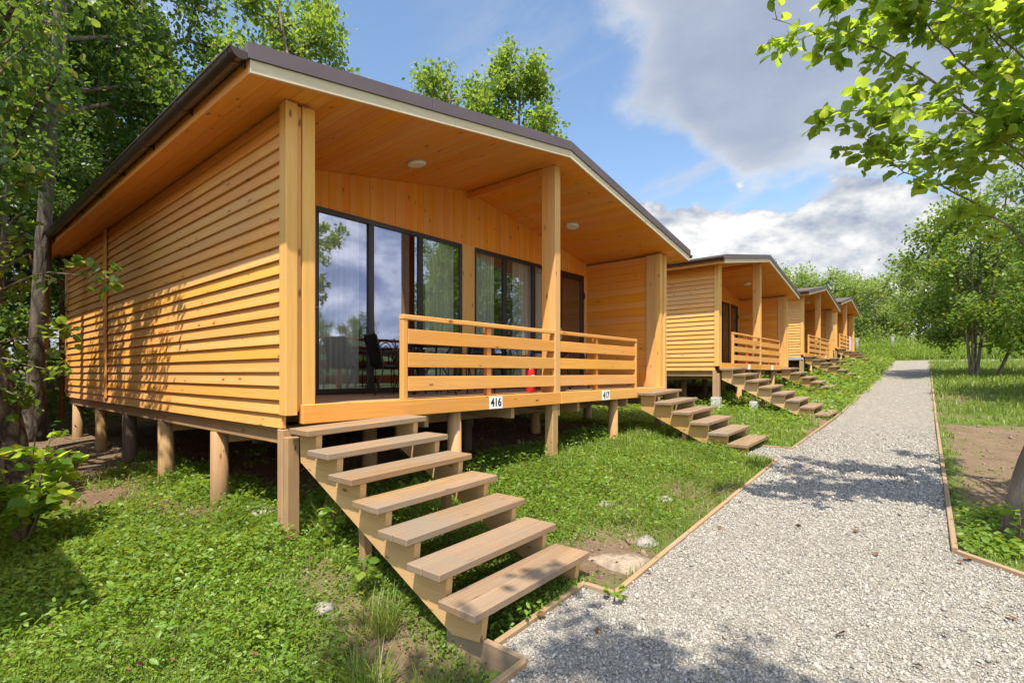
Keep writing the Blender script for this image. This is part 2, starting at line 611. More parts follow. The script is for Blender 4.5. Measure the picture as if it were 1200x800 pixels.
def green(X, Y):
    """how much grows: 0 bare, 1 lush"""
    X = np.asarray(X, float); Y = np.asarray(Y, float)
    n = vnoise(X, Y, 1.6, 21) * .5 + vnoise(X, Y, 4.2, 22) * .35
    d = .84 + .38 * n + .2 * sstep(-2.4, -3.0, X) * sstep(2.2, 1.6, Y) * sstep(-6.5, -5.5, X)
    # bare spots: strip below the stairs, right tree, foot of the hedge, under the cabin
    d -= .75 * np.exp(-(((X + 2.8) / .85) ** 2 + ((Y - 1.90) / .27) ** 2))
    d -= .5 * np.exp(-(((X + 5.9) / 1.0) ** 2 + ((Y - 1.75) / .3) ** 2))
    d -= .8 * np.exp(-(((X + 2.1) / .35) ** 2 + ((Y - 3.6) / .4) ** 2))
    d -= .35 * np.exp(-(((X + 2.3) / .6) ** 2 + ((Y - 5.2) / 1.2) ** 2))
    d -= .55 * np.exp(-(((X + 7.2) / 1.4) ** 2 + ((Y - 1.1) / .45) ** 2))
    d -= .6 * np.exp(-(((X + 9.2) / 1.6) ** 2 + ((Y - 1.4) / .8) ** 2))
    dirt = sstep(.0, .4, X - xr(Y)) * sstep(6.3, 6.9, Y) * sstep(14.5, 12.5, Y) * sstep(7, 3.5, X)
    d -= 1.0 * dirt
    d -= .55 * sstep(-2.6, -2.0, X) * sstep(10, 11, Y) * sstep(22, 20, Y) * sstep(-.1, .5, vnoise(X, Y, 2.2, 9))
    for (cx, cy, dz) in CABS:
        under = sstep(cx - .55, cx - 1.3, X) * sstep(cx - 8.9, cx - 8.2, X) * sstep(cy + .35, cy + .9, Y) * sstep(cy + 7.2, cy + 6.6, Y)
        d -= .72 * under
    d -= .75 * sstep(-8.6, -11, X) * sstep(9, 6, Y)
    d -= .14 * np.clip(vnoise(X, Y, 3.1, 77), 0, 1) * sstep(-7, -5, X) * sstep(-1.9, -3, X) * sstep(3, 2.6, Y)
    return np.clip(d, 0, 1.2)


# cabins: front-left corner of each (x, y, deck height)
CABS = [(-4.115, 2.00, -.27), (-4.45, 13.31, .25), (-4.80, 25.05, .86), (-5.10, 35.8, 1.55)]


def build_ground():
    xs = np.concatenate([np.linspace(-170, -20, 26)[:-1], np.linspace(-20, -6, 40)[:-1], np.linspace(-6, 3.0, 150)[:-1],
                         np.linspace(3.0, 16, 40)[:-1], np.linspace(16, 190, 26)])
    ys = np.concatenate([np.linspace(-120, -6, 22)[:-1], np.linspace(-6, 0, 24)[:-1], np.linspace(0, 12, 200)[:-1],
                         np.linspace(12, 48, 180)[:-1], np.linspace(48, 260, 40)])
    X, Y = np.meshgrid(xs, ys)
    Z = ground(X, Y)
    V = np.stack([X, Y, Z], -1).reshape(-1, 3)
    nx, ny = len(xs), len(ys)
    i = np.arange(nx * ny).reshape(ny, nx)
    F = np.stack([i[:-1, :-1], i[:-1, 1:], i[1:, 1:], i[1:, :-1]], -1).reshape(-1, 4)
    o = np_mesh('ground', V, F, M['soil'], smooth=True)
    a = o.data.attributes.new('green', 'FLOAT', 'POINT')
    a.data.foreach_set('value', green(X, Y).ravel().astype(np.float32))
    tag(o, 'grassy sloping ground with bare brown earth', None, None, 'structure')


def build_path():
    """the gravel sheet: cells of a fine strip mesh inside the path outline"""
    V, F = [], []

    def strip(fl, fr, y0, y1, n):
        for k in range(n + 1):
            y = y0 + (y1 - y0) * k / n
            for x in (fl(y), fr(y)): V.append((x, y, float(pathz(y))))
        b = len(V) - 2 * (n + 1)
        for k in range(n): F.append((b + 2 * k, b + 2 * k + 1, b + 2 * k + 3, b + 2 * k + 2))
    ap = lambda y: .02 + (5.23 - y) * .8 / .6
    strip(lambda y: -1.76, lambda y: min(ap(y), 7), -8, 2.15, 8)
    strip(lambda y: -1.97, lambda y: min(ap(y), 7), 2.15, 3.1, 2)
    strip(xl, ap, 3.1, 5.23, 3)
    strip(xl, xr, 5.23, 7.95, 3)
    strip(lambda y: -2.38, xr, 7.95, 9.0, 2)
    strip(xl, xr, 9.0, 41.4, 60)
    strip(xl, lambda y: 30, 41.4, 43.4, 2)
    o = np_mesh('gravel_path', np.array(V), np.array(F), M['gravel'])
    tag(o, 'pale gravel path running past the cabins', None, None, 'structure')


def ico():
    t = (1 + 5 ** .5) / 2
    v = np.array([(-1, t, 0), (1, t, 0), (-1, -t, 0), (1, -t, 0), (0, -1, t), (0, 1, t), (0, -1, -t), (0, 1, -t), (t, 0, -1), (t, 0, 1),
                  (-t, 0, -1), (-t, 0, 1)], float) / math.sqrt(1 + t * t)
    f = np.array([(0, 11, 5), (0, 5, 1), (0, 1, 7), (0, 7, 10), (0, 10, 11), (1, 5, 9), (5, 11, 4), (11, 10, 2), (10, 7, 6), (7, 1, 8), (3, 9, 4),
                  (3, 4, 2), (3, 2, 6), (3, 6, 8), (3, 8, 9), (4, 9, 5), (2, 4, 11), (6, 2, 10), (8, 6, 7), (9, 8, 1)])
    return v, f


def rotmats(n):
    q = rng.normal(size=(n, 4)); q /= np.linalg.norm(q, axis=1)[:, None]
    w, x, y, z = q.T
    return np.stack([1 - 2 * (y * y + z * z), 2 * (x * y - z * w), 2 * (x * z + y * w), 2 * (x * y + z * w), 1 - 2 * (x * x + z * z),
                     2 * (y * z - x * w), 2 * (x * z - y * w), 2 * (y * z + x * w), 1 - 2 * (x * x + y * y)], -1).reshape(n, 3, 3)


def in_view(X, Y, z=-1.4, pad=40):
    fw = -SY * X + CY * Y
    r = CY * X + SY * Y
    px = 600 + FPX * r / np.maximum(fw, .01)
    py = HY - FPX * z / np.maximum(fw, .01)
    return (fw > .3) & (px > -pad) & (px < 1200 + pad) & (py < 800 + pad * 2)


def scatter(n, x0, x1, y0, y1):
    return rng.uniform(x0, x1, n), rng.uniform(y0, y1, n)


def build_stones():
    v, f = ico()
    X, Y = scatter(420000, -2.5, 1.9, 1.7, 14)
    d = np.hypot(X, Y)
    keep = in_path(X, Y, -.012) & in_view(X, Y, pathz(Y)) & (rng.random(len(X)) < np.clip(1.35 - d / 6.5, .0, 1) * .62 + .16 * np.clip((13.5 - d) / 5, 0, 1))
    X, Y = X[keep], Y[keep]
    n = len(X)
    s = rng.lognormal(math.log(.0060), .34, n) * np.clip(np.hypot(X, Y) / 5, 1, 1.5)
    sc = np.stack([s * rng.uniform(.8, 1.5, n), s * rng.uniform(.7, 1.1, n), s * rng.uniform(.45, .85, n)], -1)
    jit = rng.uniform(.72, 1.18, (n, 12, 1))
    P = v[None] * jit * sc[:, None, :]
    P = np.einsum('nij,nkj->nki', rotmats(n), P)
    P += np.stack([X, Y, pathz(Y) + s * rng.uniform(.0, .75, n)], -1)[:, None, :]
    F = (f[None] + (np.arange(n) * 12)[:, None, None]).reshape(-1, 3)
    o = np_mesh('gravel_stones', P.reshape(-1, 3), F, M['stone'], np.repeat(rng.random(n), 20))
    tag(o, 'loose pale grey and white gravel stones', None, None, 'stuff')



def build_crumbs():
    v, f = ico()
    X, Y = scatter(60000, -13, 5, .2, 15)
    keep = ~in_path(X, Y, .02) & in_view(X, Y, pathz(Y), 60) & (green(X, Y) < .55) & (rng.random(len(X)) < np.clip(4.5 / np.hypot(X, Y), 0, 1))
    X, Y = X[keep][:14000], Y[keep][:14000]
    n = len(X)
    s = rng.lognormal(math.log(.0075), .55, n)
    P = v[None] * rng.uniform(.7, 1.2, (n, 12, 1)) * s[:, None, None] * np.array([1.2, 1.0, .7])
    P = np.einsum('nij,nkj->nki', rotmats(n), P) + np.stack([X, Y, ground(X, Y) + s * .2], -1)[:, None, :]
    F = (f[None] + (np.arange(n) * 12)[:, None, None]).reshape(-1, 3)
    o = np_mesh('soil_crumbs', P.reshape(-1, 3), F, M['crumb'], np.repeat(rng.random(n), 20))
    tag(o, 'earth crumbs and small pebbles on the bare soil', None, None, 'stuff')


# ------------------------------------------------------------------ leaves
# near leaf: 10 outline/midrib verts; far leaf: folded diamond
LN_V = np.array([(0, 0, 0), (.22, .26, .04), (.22, 0, -.02), (.22, -.26, .04), (.55, .34, .05), (.55, 0, -.03), (.55, -.34, .05),
                 (.84, .18, .0), (.84, 0, -.07), (.84, -.18, .0), (1.04, 0, -.14)], float)
LN_F = np.array([(0, 2, 1), (0, 3, 2), (1, 2, 5), (1, 5, 4), (2, 3, 6), (2, 6, 5), (4, 5, 8), (4, 8, 7), (5, 6, 9), (5, 9, 8), (7, 8, 10), (8, 9, 10)])
LF_V = np.array([(0, 0, 0), (.45, .34, .06), (1, 0, -.06), (.5, -.34, .06)], float)
LF_F = np.array([(0, 2, 1), (0, 3, 2)])
LB_V = np.array([(0, -.5, 0), (0, .5, 0), (.55, .42, .0), (.55, -.42, 0), (1, 0, 0)], float)     # grass blade (x along, bent later)
LB_F = np.array([(0, 1, 2), (0, 2, 3), (3, 2, 4)])


def leaves(pos, axis, size, near=False, up=.55, width=1.0, templ=None):
    """pos (n,3) leaf bases, axis (n,3) pointing direction, size (n,), returns V,F"""
    n = len(pos)
    tv, tf = templ if templ is not None else ((LN_V, LN_F) if near else (LF_V, LF_F))
    a = axis / np.maximum(np.linalg.norm(axis, axis=1)[:, None], 1e-6)
    nr = rng.normal(size=(n, 3)); nr[:, 2] = np.abs(nr[:, 2]) * .8 + up
    b = np.cross(nr, a); b /= np.maximum(np.linalg.norm(b, axis=1)[:, None], 1e-6)
    c = np.cross(a, b)
    w = width * rng.uniform(.8, 1.2, n)
    P = (tv[None, :, 0:1] * a[:, None, :] + tv[None, :, 1:2] * (b * w[:, None])[:, None, :] + tv[None, :, 2:3] * c[:, None, :]) * size[:, None, None] + pos[:, None, :]
    F = (tf[None] + (np.arange(n) * len(tv))[:, None, None]).reshape(-1, 3)
    return P.reshape(-1, 3), F, len(tf)


def leaf_obj(name, pos, axis, size, mat, parent=None, rnd=None, **kw):
    V, F, k = leaves(pos, axis, size, **kw)
    r = rng.random(len(pos)) if rnd is None else rnd
    return np_mesh(name, V, F, mat, np.repeat(r, k), parent)


def bez(pts, n):
    """Catmull-Rom through pts, n points"""
    P = np.array(pts, float)
    P = np.vstack([2 * P[0] - P[1], P, 2 * P[-1] - P[-2]])
    m = len(P) - 3
    out = []
    for t in np.linspace(0, m - 1e-6, n):
        i = int(t); u = t - i
        p0, p1, p2, p3 = P[i:i + 4]
        out.append(.5 * (2 * p1 + (p2 - p0) * u + (2 * p0 - 5 * p1 + 4 * p2 - p3) * u * u + (3 * p1 - p0 - 3 * p2 + p3) * u ** 3))
    return np.array(out)


def grow(mb, pts, r0, r1, n=9, seg=6, wob=0.0):
    P = bez(pts, n)
    if wob: P[1:-1] += rng.normal(size=(n - 2, 3)) * wob
    mb.tube(P, list(np.linspace(r0, r1, n)), seg, cap=False)
    return P


def twigs(mb, P, L, k, spread=.9, up=.15, r=.006, tip=True, start=.25, seg=4):
    """side twigs along polyline P; returns list of twig polylines"""
    res = []
    n = len(P)
    for j in range(k):
        t = start + (1 - start) * (j + rng.random()) / k
        i = min(int(t * (n - 1)), n - 2)
        u = t * (n - 1) - i
        b = P[i] * (1 - u) + P[i + 1] * u
        d = P[i + 1] - P[i]; d /= np.linalg.norm(d) + 1e-9
        s = rng.normal(size=3); s -= d * s.dot(d); s /= np.linalg.norm(s) + 1e-9
        v = d * (.55 + .3 * rng.random()) + s * spread + np.array([0, 0, up])
        v /= np.linalg.norm(v)
        l = L * rng.uniform(.55, 1.15) * (1.1 - .55 * t)
        e = b + v * l
        mid = (b + e) / 2 + rng.normal(size=3) * l * .08 + np.array([0, 0, .04 * l])
        Q = bez([b, mid, e], 5)
        if mb is not None: mb.tube(Q, list(np.linspace(r, r * .35, 5)), seg, cap=False)
        res.append(Q)
    return res


def tree_parts(trunk, r0, r1, limbs, leafsize, leafn, leafmat_, barkmat, near=False, twl=.5, twk=7, sub=3, sig=.09, up=.5, root=None, width=1.0,
               droop=.0, trunk_seg=14, trunk_name='trunk', crown_name='crown'):
    """trunk polyline, limbs list of (pts, r). Leaves along sub-twigs."""
    mb = MB()
    P = bez(trunk, 26)
    n = len(P)
    rad = [r0 + (r1 - r0) * (i / (n - 1)) ** .8 for i in range(n)]
    rad[0] *= 1.45; rad[1] *= 1.15
    rad = [q * (1 + .05 * rng.normal()) for q in rad]
    mb.tube(P, rad, trunk_seg, cap=False)
    ends = []
    for pts, r in limbs:
        Q = grow(mb, pts, r, r * .3, 10, 7, .015)
        T = twigs(mb, Q, twl, twk, r=max(.004, r * .28))
        T.append(Q[5:])
        for t in T:
            ends += twigs(mb if near else None, t, twl * .45, sub, r=.0028, start=.15, seg=3)
            ends.append(t)
    tr = mb.build(trunk_name, barkmat, root)
    pos, ax = [], []
    per = max(1, int(leafn / max(1, len(ends))))
    for e in ends:
        t = rng.random(per) ** .7 * (len(e) - 1.001)
        i = t.astype(int); u = (t - i)[:, None]
        p = e[i] * (1 - u) + e[i + 1] * u
        d = e[i + 1] - e[i]; d = d / (np.linalg.norm(d, axis=1)[:, None] + 1e-9)
        s = rng.normal(size=(per, 3))
        pos.append(p + rng.normal(size=(per, 3)) * sig); a = d * .7 + s * .8
        a[:, 2] -= droop
        ax.append(a)
    pos = np.vstack(pos); ax = np.vstack(ax)
    sz = leafsize * rng.uniform(.55, 1.25, len(pos))
    cr = leaf_obj(crown_name, pos, ax, sz, leafmat_, root, near=near, up=up, width=width)
    return tr, cr


def auto_limbs(trunk, H0, k, length, rise=.5, r=.05, shape=None):
    """k limbs leaving the trunk polyline above fraction H0"""
    P = bez(trunk, 60)
    out = []
    for j in range(k):
        t = H0 + (1 - H0) * (j + .6 * rng.random()) / k
        b = P[min(59, int(t * 59))]
        an = j * 2.4 + rng.normal() * .35
        f = shape((t - H0) / (1 - H0)) if shape else 1 - .6 * (t - H0) / (1 - H0)
        l = length * f * rng.uniform(.75, 1.2)
        d = np.array([math.cos(an), math.sin(an), rise * rng.uniform(.5, 1.5)])
        d /= np.linalg.norm(d)
        m = b + d * l * .5 + np.array([0, 0, l * .06])
        e = b + d * l + np.array([0, 0, -.08 * l + .1 * rng.normal()])
        out.append(([b, m, e], r * (.4 + .6 * f)))
    return out


# ------------------------------------------------------------------ the cabin
D = 1.30                     # deck height above the cabin root
W, DEP = 7.40, 9.0           # width along the front (y), depth (x goes back to -9)
EZ, RZ = 2.436, 3.128        # underside of roof at eaves and ridge, above deck
YE0, YE1, YR = -.379, 7.779, 3.70
SL = (RZ - EZ) / (YR - YE0)
XO = .28                     # front overhang
XW = -1.666                  # porch back wall


def under(y): return D + RZ - SL * abs(y - YR)


def siding(mb, x0, x1, y, sgn, z0, z1, expo=.117):
    """lapped boards on a wall facing sgn*y between x0 and x1"""
    z = z0
    while z < z1 - .02:
        zt = min(z + expo + .012, z1)
        b, t = .038, .010
        # board split once at a random joint
        jx = random.uniform(x0 + 1.2, x1 - 1.2) if x1 - x0 > 3 else None
        segs = [(x0, x1)] if jx is None else [(x0, jx - .0015), (jx + .0015, x1)]
        wob = random.uniform(-.003, .003)
        for a, c in segs:
            yb, yt, yi = y + sgn * (b + wob), y + sgn * t, y
            pts = [(a, yb, z), (c, yb, z), (c, yi, z), (a, yi, z), (a, yt, zt), (c, yt, zt), (c, yi, zt), (a, yi, zt)]
            if sgn > 0:
                pts = [pts[3], pts[2], pts[1], pts[0], pts[7], pts[6], pts[5], pts[4]]
            mb.hexa(pts, 0)
        z += expo


def make_cabin():
    root = empty('timber_cabin', (0, 0, 0))
    # ---- side walls
    for sgn, y in ((-1, .05), (1, W - .05)):
        m_ = MB()
        siding(m_, -DEP + .05, -.10, y, sgn, D - .19, D + EZ + .055)
        m_.box((-DEP + .1, min(y, y - sgn * .15) + .013, D - .02), (-.105, max(y, y - sgn * .15) - .013, D + EZ), 0, .001)
        sw = m_.build('side_wall', M['pine'], root)
        m_ = MB()
        # inner skin: horizontal tongue-and-groove boards
        yi = y - sgn * .15
        z = D - .02
        while z < D + EZ + .04:
            m_.box((-DEP + .1, yi - .012, z), (-.11, yi + .012, min(z + .138, D + EZ + .05)), 0, .003)
            z += .14
        m_.build('inner_cladding', M['soffit'], sw)
    # corner boards at the front end of each side wall
    for sgn, yo in ((-1, 0.0), (1, W)):
        m_ = MB()
        a = yo; s = -sgn
        top = under(yo) - .004
        m_.box((-.115, a, D - .082), (.0, a + s * .10, top), 2, .004)                 # outer post
        m_.box((-.115, a + s * .104, D - .05), (-.03, a + s * .146, top), 2, .003)     # recessed strip
        m_.box((-.115, a + s * .15, D - .05), (-.012, a + s * .262, under(yo + s * .2) - .03), 2, .004)
        m_.box((-.30, a + s * .232, D + .004), (-.118, a + s * .25, top), 2, .003)
        m_.build('corner_post', M['pine_pale'], root)
    for sgn, yo in ((-1, .0), (1, W)):
        m_ = MB(); m_.box((-5.93, yo - sgn * .008, D - .12), (-5.80, yo + sgn * .012, D + EZ + .05), 2, .003)
        m_.build('wall_batten', M['pine'], root)
        m_ = MB(); m_.box((-DEP - .02, yo, D - .14), (-DEP + .09, yo - sgn * .11, D + EZ + .04), 2, .004)
        m_.build('rear_corner_post', M['pine_pale'], root)
    # rear wall
    m_ = MB()
    z = D - .19
    while z < D + EZ + .04:
        m_.box((-DEP, .11, z), (-DEP + .03, W - .11, z + .138), 1, .003); z += .14
    y = .11
    m_.prism([(.11, D + EZ + .07), (W - .11, D + EZ + .07), (YR, D + RZ)], 0, -DEP, -DEP + .028, long=1)
    m_.build('rear_wall', M['pine'], root)
    # ---- porch back wall with openings: y ranges of door, window, window, door
    ops = [(.29, 1.10), (1.17, 3.60), (3.87, 6.15), (6.22, 7.10)]
    zt = D + 2.275
    m_ = MB()
    y = .20
    while y < W - .21:
        w_ = random.choice((.092, .098, .104))
        y2 = min(y + w_, W - .20)
        if y < YR < y2: y2 = YR
        a, b = under(y) - .002, under(y2) - .002
        x0, x1 = XW - .03, XW + random.uniform(-.002, .002)
        m_.hexa([(x0, y + .0012, zt), (x1, y + .0012, zt), (x1, y2 - .0012, zt), (x0, y2 - .0012, zt), (x0, y + .0012, a), (x1, y + .0012, a),
                 (x1, y2 - .0012, b), (x0, y2 - .0012, b)], 2)
        y = y2
    m_.build('porch_wall', M['soffit'], root)
    for a, b in ((.20, .29), (1.10, 1.17), (3.60, 3.87), (6.15, 6.22), (7.10, 7.20)):
        m_ = MB(); m_.box((XW - .05, a + .001, D), (XW + .012, b - .001, zt - .002), 2, .003)
        m_.build('window_casing', M['pine_pale'], root)
    # windows
    for (a, b), mull in ((ops[1], (1.95, 2.78)), (ops[2], (4.62, 5.415))):
        m_ = MB()
        x0, x1 = XW - .045, XW + .006
        zb = D + .012
        m_.box((x0, a, zt - .065), (x1, b, zt - .004), 1, .003)
        m_.box((x0, a, zb), (x1, b, zb + .06), 1, .003)
        m_.box((x0, a, zb + .06), (x1, a + .045, zt - .065), 2, .003)
        m_.box((x0, b - .045, zb + .06), (x1, b, zt - .065), 2, .003)
        for q in mull: m_.box((x0 - .003, q - .042, zb + .06), (x1 + .003, q + .042, zt - .065), 2, .003)
        fr_ = m_.build('window', M['frame'], root)
        p_ = MB()
        e = [a + .045] + [q for q in mull] + [b - .045]
        for i in range(3):
            l = e[i] + (.042 if i else 0); r_ = e[i + 1] - (.042 if i < 2 else 0)
            dx = .004 * (i - 1)
            p_.box((XW - .022 + dx, l, zb + .06), (XW - .016 + dx, r_, zt - .065), 2, .0005)
        p_.build('pane', M['glass'], fr_)
    for a, b, hy in ((ops[0][0], ops[0][1], .08), (ops[3][0], ops[3][1], -.08)):
        m_ = MB()
        x0, x1 = XW - .05, XW + .008
        m_.box((x0, a, zt - .12), (x1, b, zt - .004), 1, .004)
        m_.box((x0, a, D + .01), (x1, b, D + .16), 1, .004)
        m_.box((x0, a, D + .16), (x1, a + .10, zt - .12), 2, .004)
        m_.box((x0, b - .10, D + .16), (x1, b, zt - .12), 2, .004)
        dr = m_.build('door', M['frame'], root)
        p_ = MB(); p_.box((XW - .022, a + .10, D + .16), (XW - .016, b - .10, zt - .12), 2, .0005); p_.build('pane', M['glass'], dr)
        h_ = MB()
        yh = (b - .05) if hy > 0 else (a + .05)
        h_.box((x1, yh - .02, D + .92), (x1 + .012, yh + .02, D + 1.14), 2, .003)
        h_.tube([(x1 + .012, yh, D + 1.05), (x1 + .05, yh, D + 1.05), (x1 + .05, yh + hy * 1.4, D + 1.05)], .009, 8)
        h_.build('handle', M['zinc'], dr)
        for zz in (D + .35, D + 1.8):
            h_ = MB(); yy = (a - .0) if hy > 0 else (b - .0)
            h_.tube([(x1 + .012, yy, zz), (x1 + .012, yy, zz + .12)], .013, 8); h_.build('hinge', M['black'], dr)
    # room behind: floor is the deck; ceiling and partition
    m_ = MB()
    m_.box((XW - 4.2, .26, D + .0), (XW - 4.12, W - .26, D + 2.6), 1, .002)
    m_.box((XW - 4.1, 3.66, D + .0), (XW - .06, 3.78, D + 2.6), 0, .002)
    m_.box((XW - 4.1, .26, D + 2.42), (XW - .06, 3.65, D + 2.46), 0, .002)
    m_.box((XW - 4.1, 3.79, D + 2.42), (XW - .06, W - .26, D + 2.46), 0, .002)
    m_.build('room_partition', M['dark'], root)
    # ---- deck and beams
    m_ = MB()
    x = -.052
    while x > -DEP + .1:
        x2 = max(x - .118, -DEP + .06)
        m_.box((x2 + .004, .262, D - .035), (x, W - .262, D), 1, .003); x -= .12
    m_.build('deck', M['deck'], root)
    m_ = MB()
    m_.box((-.05, .135, D - .158), (.022, 3.86, D + .004), 1, .006)
    m_.box((-.05, 3.866, D - .158), (.022, W - .135, D + .004), 1, .006)
    m_.build('rim_beam', M['pine'], root)
    m_ = MB()
    for y in (.065, W - .065 - .06): m_.box((-DEP + .02, y, D - .335), (-.14, y + .06, D - .192), 0, .004)
    for y in (1.5, 2.9, 4.4, 5.9): m_.box((-DEP + .1, y, D - .30), (-.06, y + .06, D - .16), 0, .004)
    for x in (-1.72, -3.4, -5.1, -6.8): m_.box((x - .05, .14, D - .46), (x + .05, W - .14, D - .337), 1, .004)
    m_.box((-DEP + .03, .07, D - .335), (-DEP + .09, W - .07, D - .192), 1, .004)
    m_.build('floor_joists', M['stilt'], root)
    # stilts
    for i, x in enumerate((-.09, -1.70, -3.42, -5.05, -6.75, -8.55)):
        for j, y in enumerate((.10, 1.95, 3.74, 5.50, W - .10)):
            m_ = MB()
            b_ = D - .338
            mat = M['stilt']
            if i == 0 and j in (0,):
                m_.box((-.16, .005, -.75), (-.075, .092, D - .20), 2, .005)
                m_.box((-.073, .012, -.75), (.005, .115, D - .26), 2, .005)
            elif i == 0 and j == 2:
                m_.box((-.14, 3.70, -.75), (.0, 3.83, D - .16), 2, .012)
                m_.prism([(3.835, D - .16), (3.862, D - .16), (3.856, D - .33), (3.842, D - .31)], 0, -.05, .0)
            elif i == 0 and j in (1, 3):
                yy = y + .02
                m_.tube([(-.10, yy, -.75), (-.10 + random.uniform(-.01, .01), yy, D - .16)], [.085, .078], 14)
            else:
                dx, dy = random.uniform(-.03, .03), random.uniform(-.02, .02)
                yy = y + (.02 if j == 0 else 0)
                rr = random.uniform(.078, .1)
                m_.tube([(x + dx, yy + dy, -.75), (x + dx * .5, yy + dy * .4, .35), (x, yy, b_ - .125 if j not in (0, 4) and x > -7 else b_)],
                        [rr * 1.06, rr, rr * .94], 14)
                if (i + j) % 3 == 0 or (j == 0 and i in (3,)): mat = M['darkstilt']
            m_.build('stilt', mat, root)
    # ---- roof
    def slope_board(mb, x0, x1, ya, yb, z_off0, z_off1, long=0, ch=.002):
        """slab between ya and yb following the roof slope; z offsets from the underside"""
        za, zb = under(ya), under(yb)
        mb.hexa([(x0, ya, za + z_off0), (x1, ya, za + z_off0), (x1, yb, zb + z_off0), (x0, yb, zb + z_off0),
                 (x0, ya, za + z_off1), (x1, ya, za + z_off1), (x1, yb, zb + z_off1), (x0, yb, zb + z_off1)], long)
    m_ = MB()
    y = YE0
    while y < YE1 - .01:
        y2 = min(y + .139, YE1)
        if y < YR - .001 and y2 > YR: y2 = YR
        dz = random.uniform(0, .0015)
        slope_board(m_, -DEP + .0, XO - .022, y + .0015, y2 - .0015, dz, .018)
        y = y2
    m_.build('soffit', M['soffit'], root)
    m_ = MB()
    for a, b in ((YE0 - .035, YR), (YR, YE1 + .035)):
        slope_board(m_, -DEP - .05, XO + .002, a, b, .125, .20, 1)
    rf = m_.build('roof', M['shingle'], root)
    m_ = MB()
    for a, b in ((YE0 - .02, 1.62), (1.623, YR), (YR, 5.6), (5.603, YE1 + .02)):
        slope_board(m_, XO - .022, XO + .004, a, b, -.006, .088, 1)
    m_.build('fascia', M['fascia'], rf)
    m_ = MB()
    for y0, y1 in ((YE0 - .022, YE0 - .001), (YE1 + .001, YE1 + .022)):
        zc = under(YE0)
        m_.box((-DEP - .03, y0, zc - .012), (XO - .024, y1, zc + .105), 0, .003)
    for a, b in ((YE0 + .0, YR), (YR, YE1)): slope_board(m_, -DEP - .03, -DEP - .003, a, b, -.006, .12, 1)
    m_.build('eave_board', M['soffit'], rf)
    m_ = MB()
    for a, b in ((YE0 - .04, 1.3), (1.304, 3.05), (3.054, YR), (YR, 5.3), (5.304, YE1 + .04)):
        slope_board(m_, XO - .03, XO + .022, a, b, .0905, .205, 1)
    m_.build('flashing', M['flashing'], rf)
    # gutters: half-round trough
    for sgn, ye in ((-1, YE0 - .026), (1, YE1 + .026)):
        m_ = MB()
        rg = .062
        yc, zc = ye + sgn * (rg + .004), under(YE0) + .118
        prof = [(yc + rg * math.cos(t), zc + rg * math.sin(t)) for t in np.linspace(math.pi, 2 * math.pi, 13)]
        inn = [(yc + (rg - .005) * math.cos(t), zc + (rg - .005) * math.sin(t)) for t in np.linspace(2 * math.pi, math.pi, 13)]
        m_.prism(prof + inn, 0, -DEP - .08, XO + .01)
        m_.prism([(yc + (rg + .002) * math.cos(t), zc + (rg + .002) * math.sin(t)) for t in np.linspace(math.pi, 2 * math.pi, 13)], 0, XO + .0105, XO + .016)
        m_.tube([(-DEP - .08, yc + sgn * rg, zc + .003), (XO + .012, yc + sgn * rg, zc + .003)], .009, 8)
        gu = m_.build('gutter', M['brown_metal'], root)
        for k in range(9):
            x = XO - .07 - k * 1.06
            b_ = MB()
            pr = [(yc + (rg + .005) * math.cos(t), zc + (rg + .005) * math.sin(t)) for t in np.linspace(math.pi, 2 * math.pi, 13)]
            pi_ = [(yc + (rg + .0005) * math.cos(t), zc + (rg + .0005) * math.sin(t)) for t in np.linspace(2 * math.pi, math.pi, 13)]
            b_.prism(pr + pi_, 0, x - .014, x + .014)
            b_.box((x - .012, ye - sgn * .001, zc - .075), (x + .012, ye + sgn * .022, zc + .01), 2, .002)
            b_.build('gutter_bracket', M['brown_metal'], gu)
    m_ = MB()
    yc = YE0 - .09
    m_.tube([(-DEP - .02, yc, under(YE0) + .07), (-DEP - .02, yc, under(YE0) - .1), (-DEP - .10, -.03, under(YE0) - .42), (-DEP - .10, -.03, D - .62)], .045, 12)
    m_.build('downpipe', M['pipe'], root)
    # ---- porch post, ridge beam
    m_ = MB()
    m_.box((-.095, 3.742, D + .004), (.008, 3.868, under(3.742) - .004), 2, .005)
    m_.box((-.222, 3.744, D + .004), (-.0955, 3.866, under(3.744) - .004), 2, .005)
    m_.build('porch_post', M['pine_pale'], root)
    m_ = MB()
    m_.box((XW + .004, 3.72, D + RZ - .125), (-.224, 3.79, D + RZ - .024), 0, .004)
    m_.build('ridge_beam', M['soffit'], root)
    # ---- railings, one each side of the post
    for a, b, ep, mp in ((1.18, 3.738, 1.18, 2.43), (3.872, 6.18, 6.12, 4.87)):
        m_ = MB()
        l, r_ = (a + .062, b) if ep == a else (a, b - .062)
        for zz in (.088, .326, .562):
            m_.box((-.028, l + .001, D + zz), (.0, r_ - .001, D + zz + .146), 1, .004)
        rl = m_.build('railing', M['pine'], root)
        t_ = MB(); t_.box((-.062, a - .004, D + .802), (.006, b, D + .85), 1, .006); t_.build('top_rail', M['pine'], rl)
        p_ = MB(); p_.box((-.062, ep, D + .005), (.0, ep + .060, D + .80), 2, .005); p_.build('rail_post', M['pine'], rl)
        p_ = MB(); p_.box((-.095, mp, D + .005), (-.030, mp + .07, D + .80), 2, .005); p_.build('rail_post', M['soffit'], rl)
    # ---- ceiling lamps
    for y in (2.05, 5.47):
        m_ = MB()
        z = under(y)
        tilt = SL if y < YR else -SL
        n_ = Vector((0, -tilt, 1)).normalized()
        c_ = Vector((-.86, y, z))
        m_.tube([c_ - n_ * .002, c_ - n_ * .030, c_ - n_ * .042], [.115, .113, .095], 28)
        m_.build('ceiling_light', M['white'], root)
